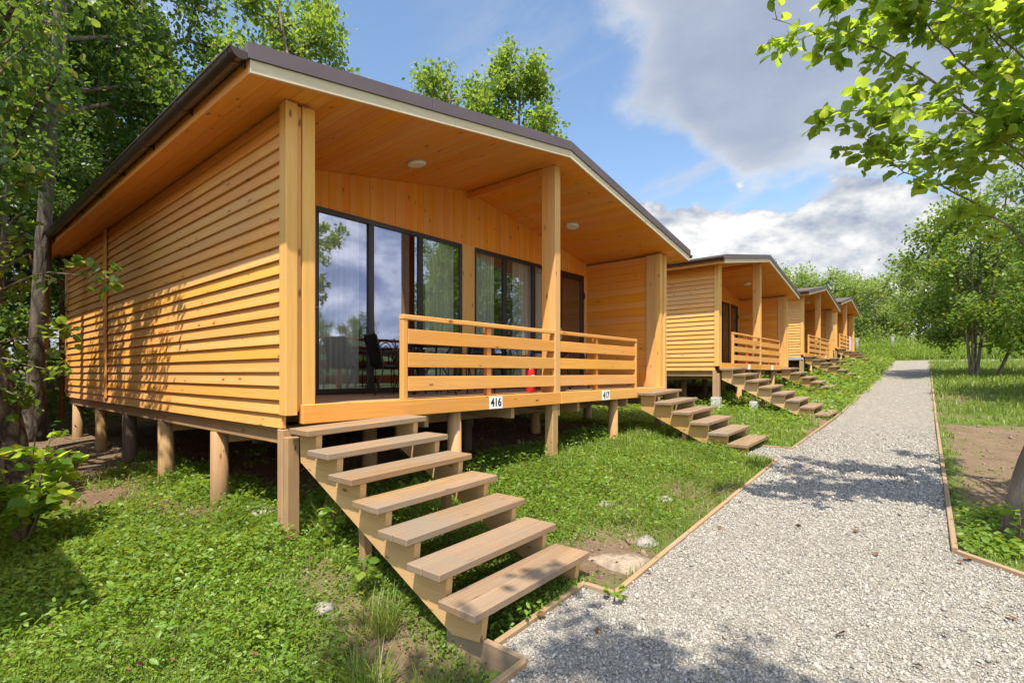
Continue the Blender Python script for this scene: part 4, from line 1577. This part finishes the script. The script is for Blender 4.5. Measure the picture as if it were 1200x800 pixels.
# fallen brown leaves on the gravel
for k, (px, py) in enumerate(((757, 672), (738, 680), (1138, 660 - 4), (1120, 660), (1028, 653), (990, 745), (1068, 782), (1190, 730), (1099, 524), (840, 620), (700, 745), (640, 723), (932, 618), (868, 590), (1007, 624), (1098, 745))):
    # stand on the gravel plane
    t = (px - 600) / FPX; v = (HY - py) / FPX
    Dx, Dy = CY * t - SY, SY * t + CY
    kk = -1.695 / (v - .058 * Dy)
    x, y = Dx * kk, Dy * kk
    if not in_path(x, y): continue
    o = leaf_obj('fallen_leaf', np.array([[0, 0, 0.]]), np.array([[math.cos(k * 2.1), math.sin(k * 2.1), .1]]), np.array([.05 + .012 * (k % 3)]), M['dry'], None, None, near=True, up=1.5)
    o.location = (x, y, float(pathz(y)) + .022)
    tag(o, 'curled dry brown leaf lying on the pale gravel', 'fallen leaf', 'dry leaves on the gravel')

# ------------------------------------------------------------------ trees
def tree(name, label, cat, loc, group=None):
    return empty(name, loc, label, cat, group)


rng = np.random.default_rng(60)
def px_of(p):
    fw = -SY * p[0] + CY * p[1]
    return 600 + FPX * (CY * p[0] + SY * p[1]) / fw, HY - FPX * p[2] / fw


def off_eave(lims, T0, lim):
    out = []
    for pts, r in lims:
        x, y = px_of(np.array(pts[2]) + T0)
        if x < lim or y < -40: out.append((pts, r))
    return out


# left bush with large round leaves
bx, by = -5.75, .62
bz = float(ground(bx, by))
rt = tree('leafy_bush', 'bush of large bright round leaves at the left edge, in front of the thick trunk', 'bush', (bx, by, bz))
mb = MB(); ends = []
for k in range(15):
    a = rng.uniform(0, 6.28); rr = rng.uniform(.15, .62)
    e = np.array([rr * math.cos(a), rr * math.sin(a), rng.uniform(.35, .95)])
    Q = grow(mb, [(0, 0, 0), e * .5 + np.array([0, 0, .12]), e], .011, .004, 7, 5)
    ends.append(Q)
    ends += twigs(mb, Q, .22, 3, r=.004)
mb.build('stem', M['twig'], rt)
pos, ax = [], []
for e in ends:
    m = 7
    t = rng.uniform(.25, 1, m) * (len(e) - 1.001); i = t.astype(int); u = (t - i)[:, None]
    pos.append(e[i] * (1 - u) + e[i + 1] * u)
    a = rng.normal(size=(m, 3)); a[:, 2] = a[:, 2] * .25 + .05; ax.append(a)
pos = np.vstack(pos); ax = np.vstack(ax)
leaf_obj('foliage', pos, ax, .115 * rng.uniform(.5, 1.2, len(pos)), M['leaf_near'], rt, near=True, up=.9, width=1.25)

# thick trunk at the left edge
rng = np.random.default_rng(61)
T0 = at(18, 572, 6.0)
rt = tree('thick_tree', 'thick rough-barked tree trunk cut by the left edge, leaning left', 'tree', tuple(T0), 'trees left of the nearest cabin')
tr_ = [(0, 0, -.2), (-.04, -.03, .3), (-.12, -.10, .9), (-.12, -.2, 1.5), (-.35, -.5, 2.4), (-.7, -.9, 4.2), (-.9, -1.1, 7.2)]
lims = off_eave(auto_limbs(tr_, .55, 20, 2.0, .35, .05), T0, 20)
lims += [([(-.5, -.7, 3.4), (.6, -.3, 4.7), (2.0, .1, 5.2)], .04), ([(-.6, -.8, 3.8), (.9, -.9, 5.0), (2.2, -.8, 5.4)], .04),
         ([(-.4, -.6, 2.9), (.2, .0, 4.0), (.9, .25, 4.6)], .035)]
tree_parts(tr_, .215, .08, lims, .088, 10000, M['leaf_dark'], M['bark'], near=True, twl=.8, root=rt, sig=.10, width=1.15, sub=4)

# slim trunk behind it
rng = np.random.default_rng(62)
T0 = at(38, 512, 8.5)
rt = tree('slim_tree', 'slim grey trunk rising past the left end of the eave', 'tree', tuple(T0), 'trees left of the nearest cabin')
P_ = [at(38, 516, 8.5), at(44, 420, 8.5), at(50, 300, 8.5), at(57, 180, 8.45), at(66, 60, 8.4), at(74, -90, 8.4), at(80, -260, 8.4)]
tr_ = [tuple(p - T0) for p in P_]
lims = off_eave(auto_limbs(tr_, .50, 34, .8, .4, .026, shape=lambda t: .5 + 1.0 * t), T0, 62)
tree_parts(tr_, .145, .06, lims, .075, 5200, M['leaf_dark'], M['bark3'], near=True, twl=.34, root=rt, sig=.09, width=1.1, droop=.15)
rng = np.random.default_rng(63)
# low leafy sprays in front of the wall's far end
T0 = at(-40, 430, 5.6)
rt = tree('leafy_sapling', 'sapling at the left edge with dark leaves hanging before the far end of the wall', 'sapling', (T0[0], T0[1], float(ground(T0[0], T0[1]))), 'trees left of the nearest cabin')
gz = float(ground(T0[0], T0[1]))
o0 = np.array([T0[0], T0[1], gz])
tr_ = [(0, 0, -.1), tuple(at(-36, 480, 5.6) - o0), tuple(at(-20, 330, 5.6) - o0), tuple(at(-12, 150, 5.5) - o0), tuple(at(-10, -20, 5.5) - o0)]
lims = []
for pts in (((-20, 350), (40, 322), (95, 322), (128, 326)), ((-22, 400), (40, 395), (88, 396)), ((-15, 300), (10, 285), (30, 280)), ((-30, 420), (20, 425), (78, 440)),
            ((-12, 240), (20, 215), (45, 205)), ((-12, 180), (20, 130), (50, 100)), ((-10, 100), (40, 40), (90, 25)), ((-10, 60), (50, 0), (140, -15)), ((-25, 440), (10, 460), (40, 470)),
            ((-10, 20), (60, -20), (120, 10)), ((-14, 220), (15, 190), (30, 230)), ((-18, 320), (10, 300), (20, 350))):
    lims.append(([tuple(at(x, y, 5.55 + .12 * i) - o0) for i, (x, y) in enumerate(pts)], .014))
tree_parts(tr_, .045, .015, lims, .10, 620, M['leaf'], M['bark2'], near=True, twl=.26, twk=4, sub=1, root=rt, sig=.05, width=1.2, droop=.1, trunk_seg=9)

# forest trees: three kinds built once, then copied
def forest(name, h, spread, leaf, n, mat, seed, limbs=26, h0=.16, r=.19, rise=.35, shape=None, barkm='bark2', twl=1.3, droop=.0, width=1.0, up=.5, sig=.22):
    global rng
    rng = np.random.default_rng(seed)
    rt = empty(name, (0, 0, 0))
    tr_ = [(0, 0, -.4), (.1 * rng.normal(), .1 * rng.normal(), h * .3), (.3 * rng.normal(), .3 * rng.normal(), h * .62), (.4 * rng.normal(), .4 * rng.normal(), h)]
    tree_parts(tr_, r, .04, auto_limbs(tr_, h0, limbs, spread, rise, .07, shape), leaf, n, mat, M[barkm], twl=twl, twk=7, sub=4, root=rt, sig=sig, up=up, droop=droop, width=width, trunk_seg=9)
    return rt


def wide(t): return .55 + 1.6 * t * (1 - t) * 1.3 - .3 * t
fA = forest('broadleaf_tree', 14, 3.2, .17, 26000, M['leaf_dark'], 101, 30, shape=wide)
fB = forest('broadleaf_tree', 12.5, 2.8, .17, 24000, M['leaf'], 102, 28, shape=wide)
fC = forest('conical_tree', 15.5, 3.9, .21, 22000, M['leaf'], 103, 34, .25, shape=lambda t: 1.05 - .85 * t, rise=.5, twl=1.1)
spots = [(fA, -16.3, 2.2, 0, 1.0, 'dark tall tree behind the far left end of the nearest cabin'), (fB, -16.8, 8.2, 1.2, 1.08, 'sunlit tree whose crown rises above the left half of the nearest roof'),
         (fA, -19.5, 5.0, 2.0, 1.05, 'dark tree deep in the left wood, behind the sunlit crown'), (fA, -15.0, -1.6, 4.1, .95, 'dark tree at the left edge behind the slim grey trunk'),
         (fB, -18.0, -.2, 3.0, 1.0, 'tree between the slim trunk and the eave end, deep in the wood'), (fC, -14.7, 17.4, .6, .90, 'pointed airy tree rising behind the ridge of the nearest cabin'),
         (fB, -20.5, 1.6, 5.0, 1.1, 'tall tree in the second row of the left wood'), (fA, -22, -3.5, 1.0, 1.1, 'dark tree far back at the left edge'),
         (fA, -24, 4.6, .4, 1.15, 'dark tree in the third row behind the eave'), (fB, -13.8, -4.8, 2.2, .9, 'leafy tree outside the left edge, shading the slim trunk'),
         (fB, -19.5, 11.6, 2.8, .72, 'low crown just showing over the middle of the nearest roof'), (fC, -18.5, 21, 3.3, .72, 'small pointed crown left of the airy pointed tree'),
         (fB, -16.4, 15.4, 1.1, 1.08, 'bushy crown on the left shoulder of the airy pointed tree'), (fA, -20, 33, 2.2, .55, 'low dark tree behind the second cabin'),
         (fB, -20, 42, 4.0, .55, 'low tree behind the third cabin'), (fA, -13.6, 1.2, 5.5, .55, 'young dark tree close behind the downpipe')]
seen = set()
for src, x, y, rz, s, lab in spots:
    o = src if src.name not in seen else copy_tree(src)
    seen.add(src.name)
    o.location = (x, y, float(ground(x, y)))
    o.rotation_euler.z = rz
    o.scale = (s, s, s)
    tag(o, lab, 'tree', 'trees of the wood behind the cabins')

# dark undergrowth under the left wood
rng = np.random.default_rng(77)
X, Y = scatter(5200, -32, -12.6, -6, 10)
k1 = in_view(X, Y, -.5, 200)
X, Y = X[k1], Y[k1]
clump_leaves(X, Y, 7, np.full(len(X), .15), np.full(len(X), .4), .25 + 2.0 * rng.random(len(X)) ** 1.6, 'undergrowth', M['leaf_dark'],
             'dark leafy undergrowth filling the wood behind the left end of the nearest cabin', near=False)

# far willows
wA = forest('willow_tree', 7.6, 3.4, .24, 15000, M['leaf_pale'], 201, 34, .08, .16, .45, shape=lambda t: 1.05 - .55 * t * t, twl=1.3, sig=.3)
wB = forest('willow_tree', 6.6, 3.2, .24, 13000, M['leaf_pale'], 202, 30, .06, .16, .4, shape=lambda t: 1.0 - .4 * t * t, twl=1.4, sig=.3)
wC = forest('round_tree', 8.5, 3.4, .22, 15000, M['leaf'], 203, 32, .15, .18, .35, shape=wide, twl=1.3, sig=.26)
spots = [(wA, -8.6, 57, 0, .86, 'pale willow directly right of the farthest cabin\'s roof'), (wB, -5.2, 55.5, 2, .88, 'pale willow left of the line of the path'), (wA, -1.9, 58, 3.4, .92, 'tall pale willow straight beyond the end of the path'),
         (wB, 1.4, 56, 4, .92, 'willow behind the multi-stemmed tree'), (wA, 4.8, 58, 1, 1.0, 'willow right of the multi-stemmed tree, behind it'), (wB, -12.4, 56, 5, 1.05, 'willow hidden mostly behind the farthest cabin'),
         (wC, 8.6, 54, 0, .9, 'dark round tree at the far right edge'), (wC, 3.2, 63, 2, 1.0, 'round tree rising behind the willows at the right'), (wA, -15.6, 60, 2.2, 1.1, 'willow behind the cabins\' far end'),
         (wA, 12.5, 57, 4.4, 1.1, 'willow beyond the right edge of the view'), (wC, -6.8, 66, 3, .8, 'round tree behind the willows left of the path line')]
for src, x, y, rz, s, lab in spots:
    o = src if src.name not in seen else copy_tree(src)
    seen.add(src.name)
    o.location = (x, y, float(ground(x, y))); o.rotation_euler.z = rz; o.scale = (s, s, s)
    tag(o, lab, 'tree', 'willows and trees beyond the end of the path')

# multi-stemmed tree on the grass
def multi(name, label, x, y, stems, h, leafn, leaf, mat, spread, seed, h0=.42, group='trees on the grass right of the path'):
    global rng
    rng = np.random.default_rng(seed)
    rt = tree(name, label, 'tree', (x, y, float(ground(x, y)) - .05), group)
    for k, (dx, dy) in enumerate(stems):
        tr_ = [(dx * .08, dy * .08, -.1), (dx * .35, dy * .35, h * .3), (dx * .8, dy * .8, h * .65), (dx * 1.1, dy * 1.1, h * (.95 + .1 * rng.random()))]
        tree_parts(tr_, .065, .025, auto_limbs(tr_, h0, 16, spread, .22, .035, wide), leaf, leafn, mat, M['bark2'], twl=.8, twk=6, sub=3, root=rt, sig=.16, trunk_seg=9)
    return rt


multi('multi_stemmed_tree', 'multi-stemmed tree on the far grass, right of the path', .75, 28.6, [(-.7, -.4), (.25, .5), (.9, -.3), (-.1, -.9)], 7.2, 5600, .15, M['leaf'], 2.7, 301, .20)
multi('leaning_tree', 'thin leaning stem just right of the multi-stemmed tree', 1.25, 29.0, [(2.6, 1.0)], 6.0, 6000, .16, M['leaf'], 2.3, 302, .25)
multi('roadside_tree', 'bushy tree at the right edge with foliage reaching over the grass', 3.1, 19.5, [(-.5, -.3), (.5, .2), (.0, -.8)], 7.4, 6500, .13, M['leaf'], 2.3, 303, .26)
multi('roadside_tree', 'tree behind the thick right trunk, mostly outside the right edge', 4.4, 16.2, [(-.4, .3), (.5, -.2)], 6.6, 6500, .12, M['leaf'], 1.9, 304, .34)
# trees off to the right: seen mirrored in the glass
fD = forest('round_tree', 7.5, 2.6, .15, 13000, M['leaf'], 205, 30, .12, .15, .3, shape=wide, twl=1.0, sig=.2)
spots = [(12.5, 22.5, 0, 1.2), (12.8, 12.6, 1, .42), (13.2, 15.4, 2, .44), (18, 16.5, 3, .5), (9.2, 20.4, 4.2, 1.1), (17.5, 10.5, 5, .42), (16, 26, 1.4, 1.2), (20, 20.5, 2.2, .55), (7.5, 26, .7, 1.0)]
labs = ['tall round tree mirrored in the window by the porch post', 'low round tree mirrored in the leftmost glass', 'low round tree mirrored in the second glass panel', 'small round tree behind the mirrored ones, right of the path',
        'tall round tree mirrored in the third glass panel', 'small round tree mirrored low in the leftmost glass', 'distant round tree off to the right', 'small round tree off to the right of the viewer', 'round tree on the grass beyond the right edge']
for k, (x, y, rz, s) in enumerate(spots):
    o = fD if k == 0 else copy_tree(fD)
    o.location = (x, y, float(ground(x, y))); o.rotation_euler.z = rz; o.scale = (s, s, s)
    tag(o, labs[k], 'tree', 'round trees to the right of the path')

# near tree on the right: thick trunk at the edge, branches over the path
rng = np.random.default_rng(401)
T0 = np.array([.46, 5.95, float(ground(.46, 5.95)) - .05])
rt = tree('overhanging_tree', 'near tree with thick trunk at the right edge and leafy branches overhanging the path', 'tree', tuple(T0), None)
tr_ = [np.array(p) - T0 for p in ((.46, 5.95, -1.5), (.48, 5.90, -1.0), (.64, 5.74, -.35), (1.0, 5.45, .45), (1.3, 5.2, 1.4), (1.6, 5.0, 2.7), (1.8, 4.9, 4.4))]
B = [
    ([(1235, 200, 4.3), (1150, 140, 4.25), (1080, 85, 4.15), (1010, 50, 4.05), (965, 40, 4.0), (905, 22, 3.95)], .017),
    ([(1230, 300, 4.4), (1180, 262, 4.4), (1137, 236, 4.4), (1100, 217, 4.35), (1062, 202, 4.3), (1032, 184, 4.25), (1005, 150, 4.2)], .014),
    ([(1240, 190, 4.2), (1180, 120, 4.1), (1110, 60, 4.0), (1070, 10, 3.95), (1050, -40, 3.9)], .015),
    ([(1250, 150, 4.5), (1190, 80, 4.5), (1150, 20, 4.5), (1120, -50, 4.5)], .015),
    ([(1240, 180, 4.0), (1180, 150, 3.95), (1110, 130, 3.9), (1050, 128, 3.85), (990, 130, 3.85)], .012),
    ([(1260, 120, 4.2), (1220, 50, 4.3), (1190, -10, 4.3), (1170, -80, 4.3)], .015),
    ([(1250, 230, 4.7), (1190, 190, 4.8), (1140, 170, 4.85), (1080, 160, 4.9)], .013),
    ([(1250, 110, 3.9), (1190, 60, 3.85), (1130, 15, 3.8), (1040, -10, 3.8), (985, -30, 3.8)], .012),
    ([(1260, 60, 3.9), (1215, 10, 3.8), (1140, -40, 3.7), (1060, -70, 3.7)], .012),
]
lims = []
for pts, r in B: lims.append(([at(*p) - T0 for p in pts], r))
mb = MB(); ends = []
for pts, r in lims:
    # join the branch to the trunk
    root_pt = np.array([1.25, 5.22, 1.25]) - T0 + np.array([0, 0, .25]) * rng.random()
    Q = grow(mb, [root_pt] + list(pts), r * .85, r * .14, 26, 7, .006)
    T = twigs(mb, Q, .42, 15, spread=.8, r=.0035, start=.22)
    for t in T:
        ends.append((t, 11)); ends += [(q, 7) for q in twigs(mb, t, .2, 2, r=.0022, start=.3, seg=3)]
    ends.append((Q[13:], 26))
mb.build('branch', M['bark2'], rt)
pos, ax = [], []
for e, m in ends:
    t = rng.uniform(.15, 1, m) * (len(e) - 1.001); i = t.astype(int); u = (t - i)[:, None]
    p = e[i] * (1 - u) + e[i + 1] * u
    dd = e[i + 1] - e[i]; dd = dd / (np.linalg.norm(dd, axis=1)[:, None] + 1e-9)
    s = rng.normal(size=(m, 3)); s[:, 2] *= .5
    a = dd * .6 + s * .8; a[:, 2] -= .12
    pos.append(p + rng.normal(size=(m, 3)) * .015); ax.append(a)
pos = np.vstack(pos); ax = np.vstack(ax)
leaf_obj('foliage', pos, ax, .098 * rng.uniform(.5, 1.2, len(pos)), M['leaf_near'], rt, near=True, up=.6, width=1.1)
# the trunk and the high crown that throws the shade on the path
lims = auto_limbs(tr_, .66, 6, 1.4, .6, .03)
lims += [([np.array(p) - T0 for p in q], .03) for q in (((1.4, 5.15, 1.9), (.6, 5.9, 2.9), (-.5, 6.3, 3.4)), ((1.5, 5.1, 2.2), (.5, 5.2, 3.3), (-.8, 5.4, 3.8)),
                                                       ((1.5, 5.1, 2.2), (1.2, 6.4, 3.2), (.6, 7.4, 3.6)), ((1.5, 5.1, 2.2), (2.0, 6.4, 2.9), (2.2, 7.6, 3.1)), ((1.6, 5.05, 2.6), (2.6, 6.2, 3.2), (3.2, 7.4, 3.4)), ((1.6, 5.05, 2.6), (2.4, 7.0, 3.6), (2.5, 8.6, 3.9)))]
tree_parts([tuple(p) for p in tr_], .145, .05, lims, .095, 5600, M['leaf_near'], M['bark2'], near=True, twl=.55, twk=6, sub=2, root=rt, sig=.06, width=1.15)

# tree behind the camera: only its shade falls on the stairs and gravel
rng = np.random.default_rng(402)
T0 = np.array([3.3, -2.6, float(ground(3.3, -2.6))])
rt = tree('shade_tree', 'tree standing behind the viewer whose dappled shade falls on the near gravel and lowest steps', 'tree', tuple(T0), None)
tr_ = [np.array(p) - T0 for p in ((3.3, -2.6, -1.9), (3.2, -2.5, 0), (3.0, -2.3, 2.5), (2.6, -2.1, 5.0), (2.3, -2.0, 7.5))]
lims = []
for k, (gx, gy, h) in enumerate(((-.43, 3.04, 7.2), (-.79, 2.86, 7.6), (-1.24, 2.61, 7.0), (-1.6, 2.5, 7.4), (-1.0, 2.55, 6.9), (-1.85, 2.65, 7.1), (-2.42, 1.92, 7.3), (-2.7, 1.63, 6.8), (-2.2, 2.2, 7.7),
                                  (-.5, 2.5, 8.0), (-1.5, 2.0, 7.5), (-2.1, 1.4, 7.2), (-.1, 2.9, 7.5), (-2.15, 2.95, 6.6))):
    e = np.array([gx + .24 * h, gy - .44 * h, -1.55 + h]) - T0
    b_ = np.array((2.7, -2.15, 4.2 + .25 * (k % 5))) - T0
    lims.append(([b_, (b_ + e) / 2 + np.array([0, 0, .35]), e], .03))
tree_parts([tuple(p) for p in tr_], .15, .05, lims, .10, 4600, M['leaf_near'], M['bark2'], near=True, twl=.42, twk=5, sub=2, root=rt, sig=.09, width=1.15)

# ------------------------------------------------------------------ light and sky
sun_dir = Vector((.24, -.44, 1.0)).normalized()      # towards the sun
el = math.asin(sun_dir.z)
ld = bpy.data.lights.new('sun', 'SUN')
ld.energy = 4.7; ld.angle = R(.53); ld.color = (1.0, .93, .82)
lo = bpy.data.objects.new('sun', ld); col.objects.link(lo)
lo.rotation_euler = (-sun_dir).to_track_quat('-Z', 'Y').to_euler()
lo.location = (0, 0, 30)

w = bpy.data.worlds.new('World'); scene.world = w; w.use_nodes = True
nt = w.node_tree; nt.nodes.clear()
g = N(nt)
out = nt.nodes.new('ShaderNodeOutputWorld')
bg = g.n('Background')
sky = g.n('TexSky'); sky.sky_type = 'NISHITA'; sky.sun_disc = False
sky.sun_elevation = el; sky.sun_rotation = math.atan2(sun_dir.x, sun_dir.y)
sky.air_density = 1.0; sky.dust_density = .6; sky.ozone_density = 1.3
tc = g.n('TexCoord')
sp = g.n('SeparateXYZ'); g.set(sp, 0, tc.outputs['Generated'])
dx, dy, dz_ = sp.outputs
rr = g.math('ADD', g.math('MULTIPLY', dx, CY), g.math('MULTIPLY', dy, SY))
ff = g.math('ADD', g.math('MULTIPLY', dx, -SY), g.math('MULTIPLY', dy, CY))
az = g.math('MULTIPLY', g.math('ARCTAN2', rr, ff), 57.2958)
elv = g.math('MULTIPLY', g.math('ARCSINE', dz_), 57.2958)
zz = g.math('ADD', g.math('MAXIMUM', dz_, 0.0), .22)
cv = g.n('CombineXYZ')
g.set(cv, 0, g.math('DIVIDE', dx, zz)); g.set(cv, 1, g.math('DIVIDE', dy, zz)); cv.inputs[2].default_value = 3.7
P0 = cv.outputs[0]


def gauss(a0, e0, sa, se):
    a = g.math('DIVIDE', g.math('SUBTRACT', az, a0), sa); e = g.math('DIVIDE', g.math('SUBTRACT', elv, e0), se)
    q = g.math('ADD', g.math('MULTIPLY', a, a), g.math('MULTIPLY', e, e))
    return g.math('EXPONENT', g.math('MULTIPLY', q, -1.0))


def dens(P):
    n = g.noise(P, 1.35, 9, .56, .35)
    return n


def smooth(x, a, b): return g.remap(x, a, b, 0, 1, True)


def half(x): return g.math('SUBTRACT', x, .5)


skyc = g.mix(1.0, sky.outputs[0], (.88, .91, .90), 'MULTIPLY')
# thin wisps
wv = g.n('VectorMath', operation='MULTIPLY'); g.set(wv, 0, P0); wv.inputs[1].default_value = (1.0, 1.9, 1)
wn = g.noise(wv.outputs[0], 1.25, 9, .62, .7)
wm = g.math('MULTIPLY', smooth(wn, .49, .74), g.math('MULTIPLY', smooth(az, -14, 5), .8))
c = g.mix(wm, skyc, (2.4, 2.6, 2.9))
# upper layer: a broad soft lavender bank to the right and round the back
nA = g.noise(P0, 1.15, 9, .55, .25)
nA2 = g.noise(P0, 4.5, 8, .6)
back = g.math('MULTIPLY', smooth(g.math('ABSOLUTE', g.math('SUBTRACT', az, 110)), 80, 30), .10)
bA = g.math('ADD', g.math('MULTIPLY', smooth(az, 8, 24), .30), back)
bA = g.math('SUBTRACT', bA, g.math('MULTIPLY', gauss(17.5, 21.5, 5.0, 4.5), .26))
bA = g.math('SUBTRACT', bA, g.math('MULTIPLY', gauss(27, 16, 14, 5), .20))
bA = g.math('SUBTRACT', bA, g.math('MULTIPLY', gauss(20.5, 18.5, 4.5, 3.2), .24))
bA = g.math('SUBTRACT', bA, g.math('MULTIPLY', gauss(-8, 38, 20, 18), .16))
covA = g.math('ADD', g.math('ADD', nA, bA), g.math('MULTIPLY', half(nA2), .20))
mA = smooth(covA, .56, .72)
inA = smooth(covA, .60, .84)
nA3 = g.noise(P0, 2.1, 9, .6, .3)
shA = g.math('ADD', g.math('SUBTRACT', 1.0, g.math('MULTIPLY', inA, .72)), g.math('ADD', g.math('MULTIPLY', half(nA2), .9), g.math('MULTIPLY', half(nA3), 1.5)), clamp=True)
cA = g.ramp(shA, [(0.0, (1.45, 1.68, 2.20)), (.35, (1.75, 1.98, 2.44)), (.7, (2.2, 2.4, 2.72)), (1.0, (2.95, 3.05, 3.15))])
c = g.mix(g.math('MULTIPLY', mA, .96), c, cA)
# lower layer: heaped cumulus with bright heads and grey-blue undersides
cvB = g.n('CombineXYZ')
g.set(cvB, 0, g.math('MULTIPLY', az, .060)); g.set(cvB, 1, g.math('MULTIPLY', elv, .105)); cvB.inputs[2].default_value = 1.3
PB = cvB.outputs[0]
nB = g.noise(PB, 1.0, 11, .58, .25)
scB = g.n('VectorMath', operation='ADD'); g.set(scB, 0, PB); scB.inputs[1].default_value = (-.03, .20, 0)
nBu = g.noise(scB.outputs[0], 1.0, 11, .58, .25)
bB = g.math('ADD', g.math('SUBTRACT', g.math('MULTIPLY', smooth(elv, 21.5, 10), .33), g.math('MULTIPLY', smooth(elv, 17, 25), .16)), g.math('MULTIPLY', gauss(13, 15.5, 6, 3.5), .10))
bB = g.math('ADD', bB, g.math('MULTIPLY', gauss(24, 17.5, 9, 3.4), .15))
bB = g.math('SUBTRACT', bB, g.math('MULTIPLY', gauss(28.5, 17.2, 2.4, 1.6), .34))
bB = g.math('SUBTRACT', bB, g.math('MULTIPLY', gauss(17.5, 19.5, 2.6, 2.0), .22))
covB = g.math('ADD', nB, bB)
mB = smooth(covB, .592, .630)
litB = g.math('ADD', .77, g.math('MULTIPLY', g.math('SUBTRACT', nB, nBu), 4.6))
nB2 = g.noise(PB, 7.0, 8, .6)
litB = g.math('ADD', litB, g.math('MULTIPLY', half(nB2), .55))
litB = g.math('SUBTRACT', litB, g.math('MULTIPLY', smooth(covB, .66, .95), .22), clamp=True)
cB = g.ramp(litB, [(0.0, (1.10, 1.28, 1.82)), (.35, (1.55, 1.78, 2.25)), (.62, (2.35, 2.5, 2.75)), (.85, (3.3, 3.32, 3.35)), (1.0, (3.9, 3.88, 3.85))])
c = g.mix(mB, c, cB)
side = g.remap(g.math('ABSOLUTE', az), 55, 95, 1, 2.2, True)     # sky outside the view boosted, added fill for the porch and window glass
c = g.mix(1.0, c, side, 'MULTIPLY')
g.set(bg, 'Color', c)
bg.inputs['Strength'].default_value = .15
nt.links.new(bg.outputs[0], out.inputs[0])

# ------------------------------------------------------------------ camera and render
cam = bpy.data.cameras.new('camera')
cam.sensor_width = 36; cam.lens = FPX / 1200 * 36
cam.shift_y = (HY - 400) / 1200
cam.clip_start = .05; cam.clip_end = 1000
co = bpy.data.objects.new('camera', cam); col.objects.link(co)
co.location = (0, 0, 0)
co.rotation_euler = (R(90), 0, R(YAW))
scene.camera = co
scene.render.engine = 'CYCLES'
scene.cycles.max_bounces = 8
scene.cycles.transparent_max_bounces = 8
scene.cycles.diffuse_bounces = 4
scene.view_settings.view_transform = 'Standard'
scene.view_settings.look = 'None'
scene.view_settings.exposure = .85
scene.view_settings.gamma = 1
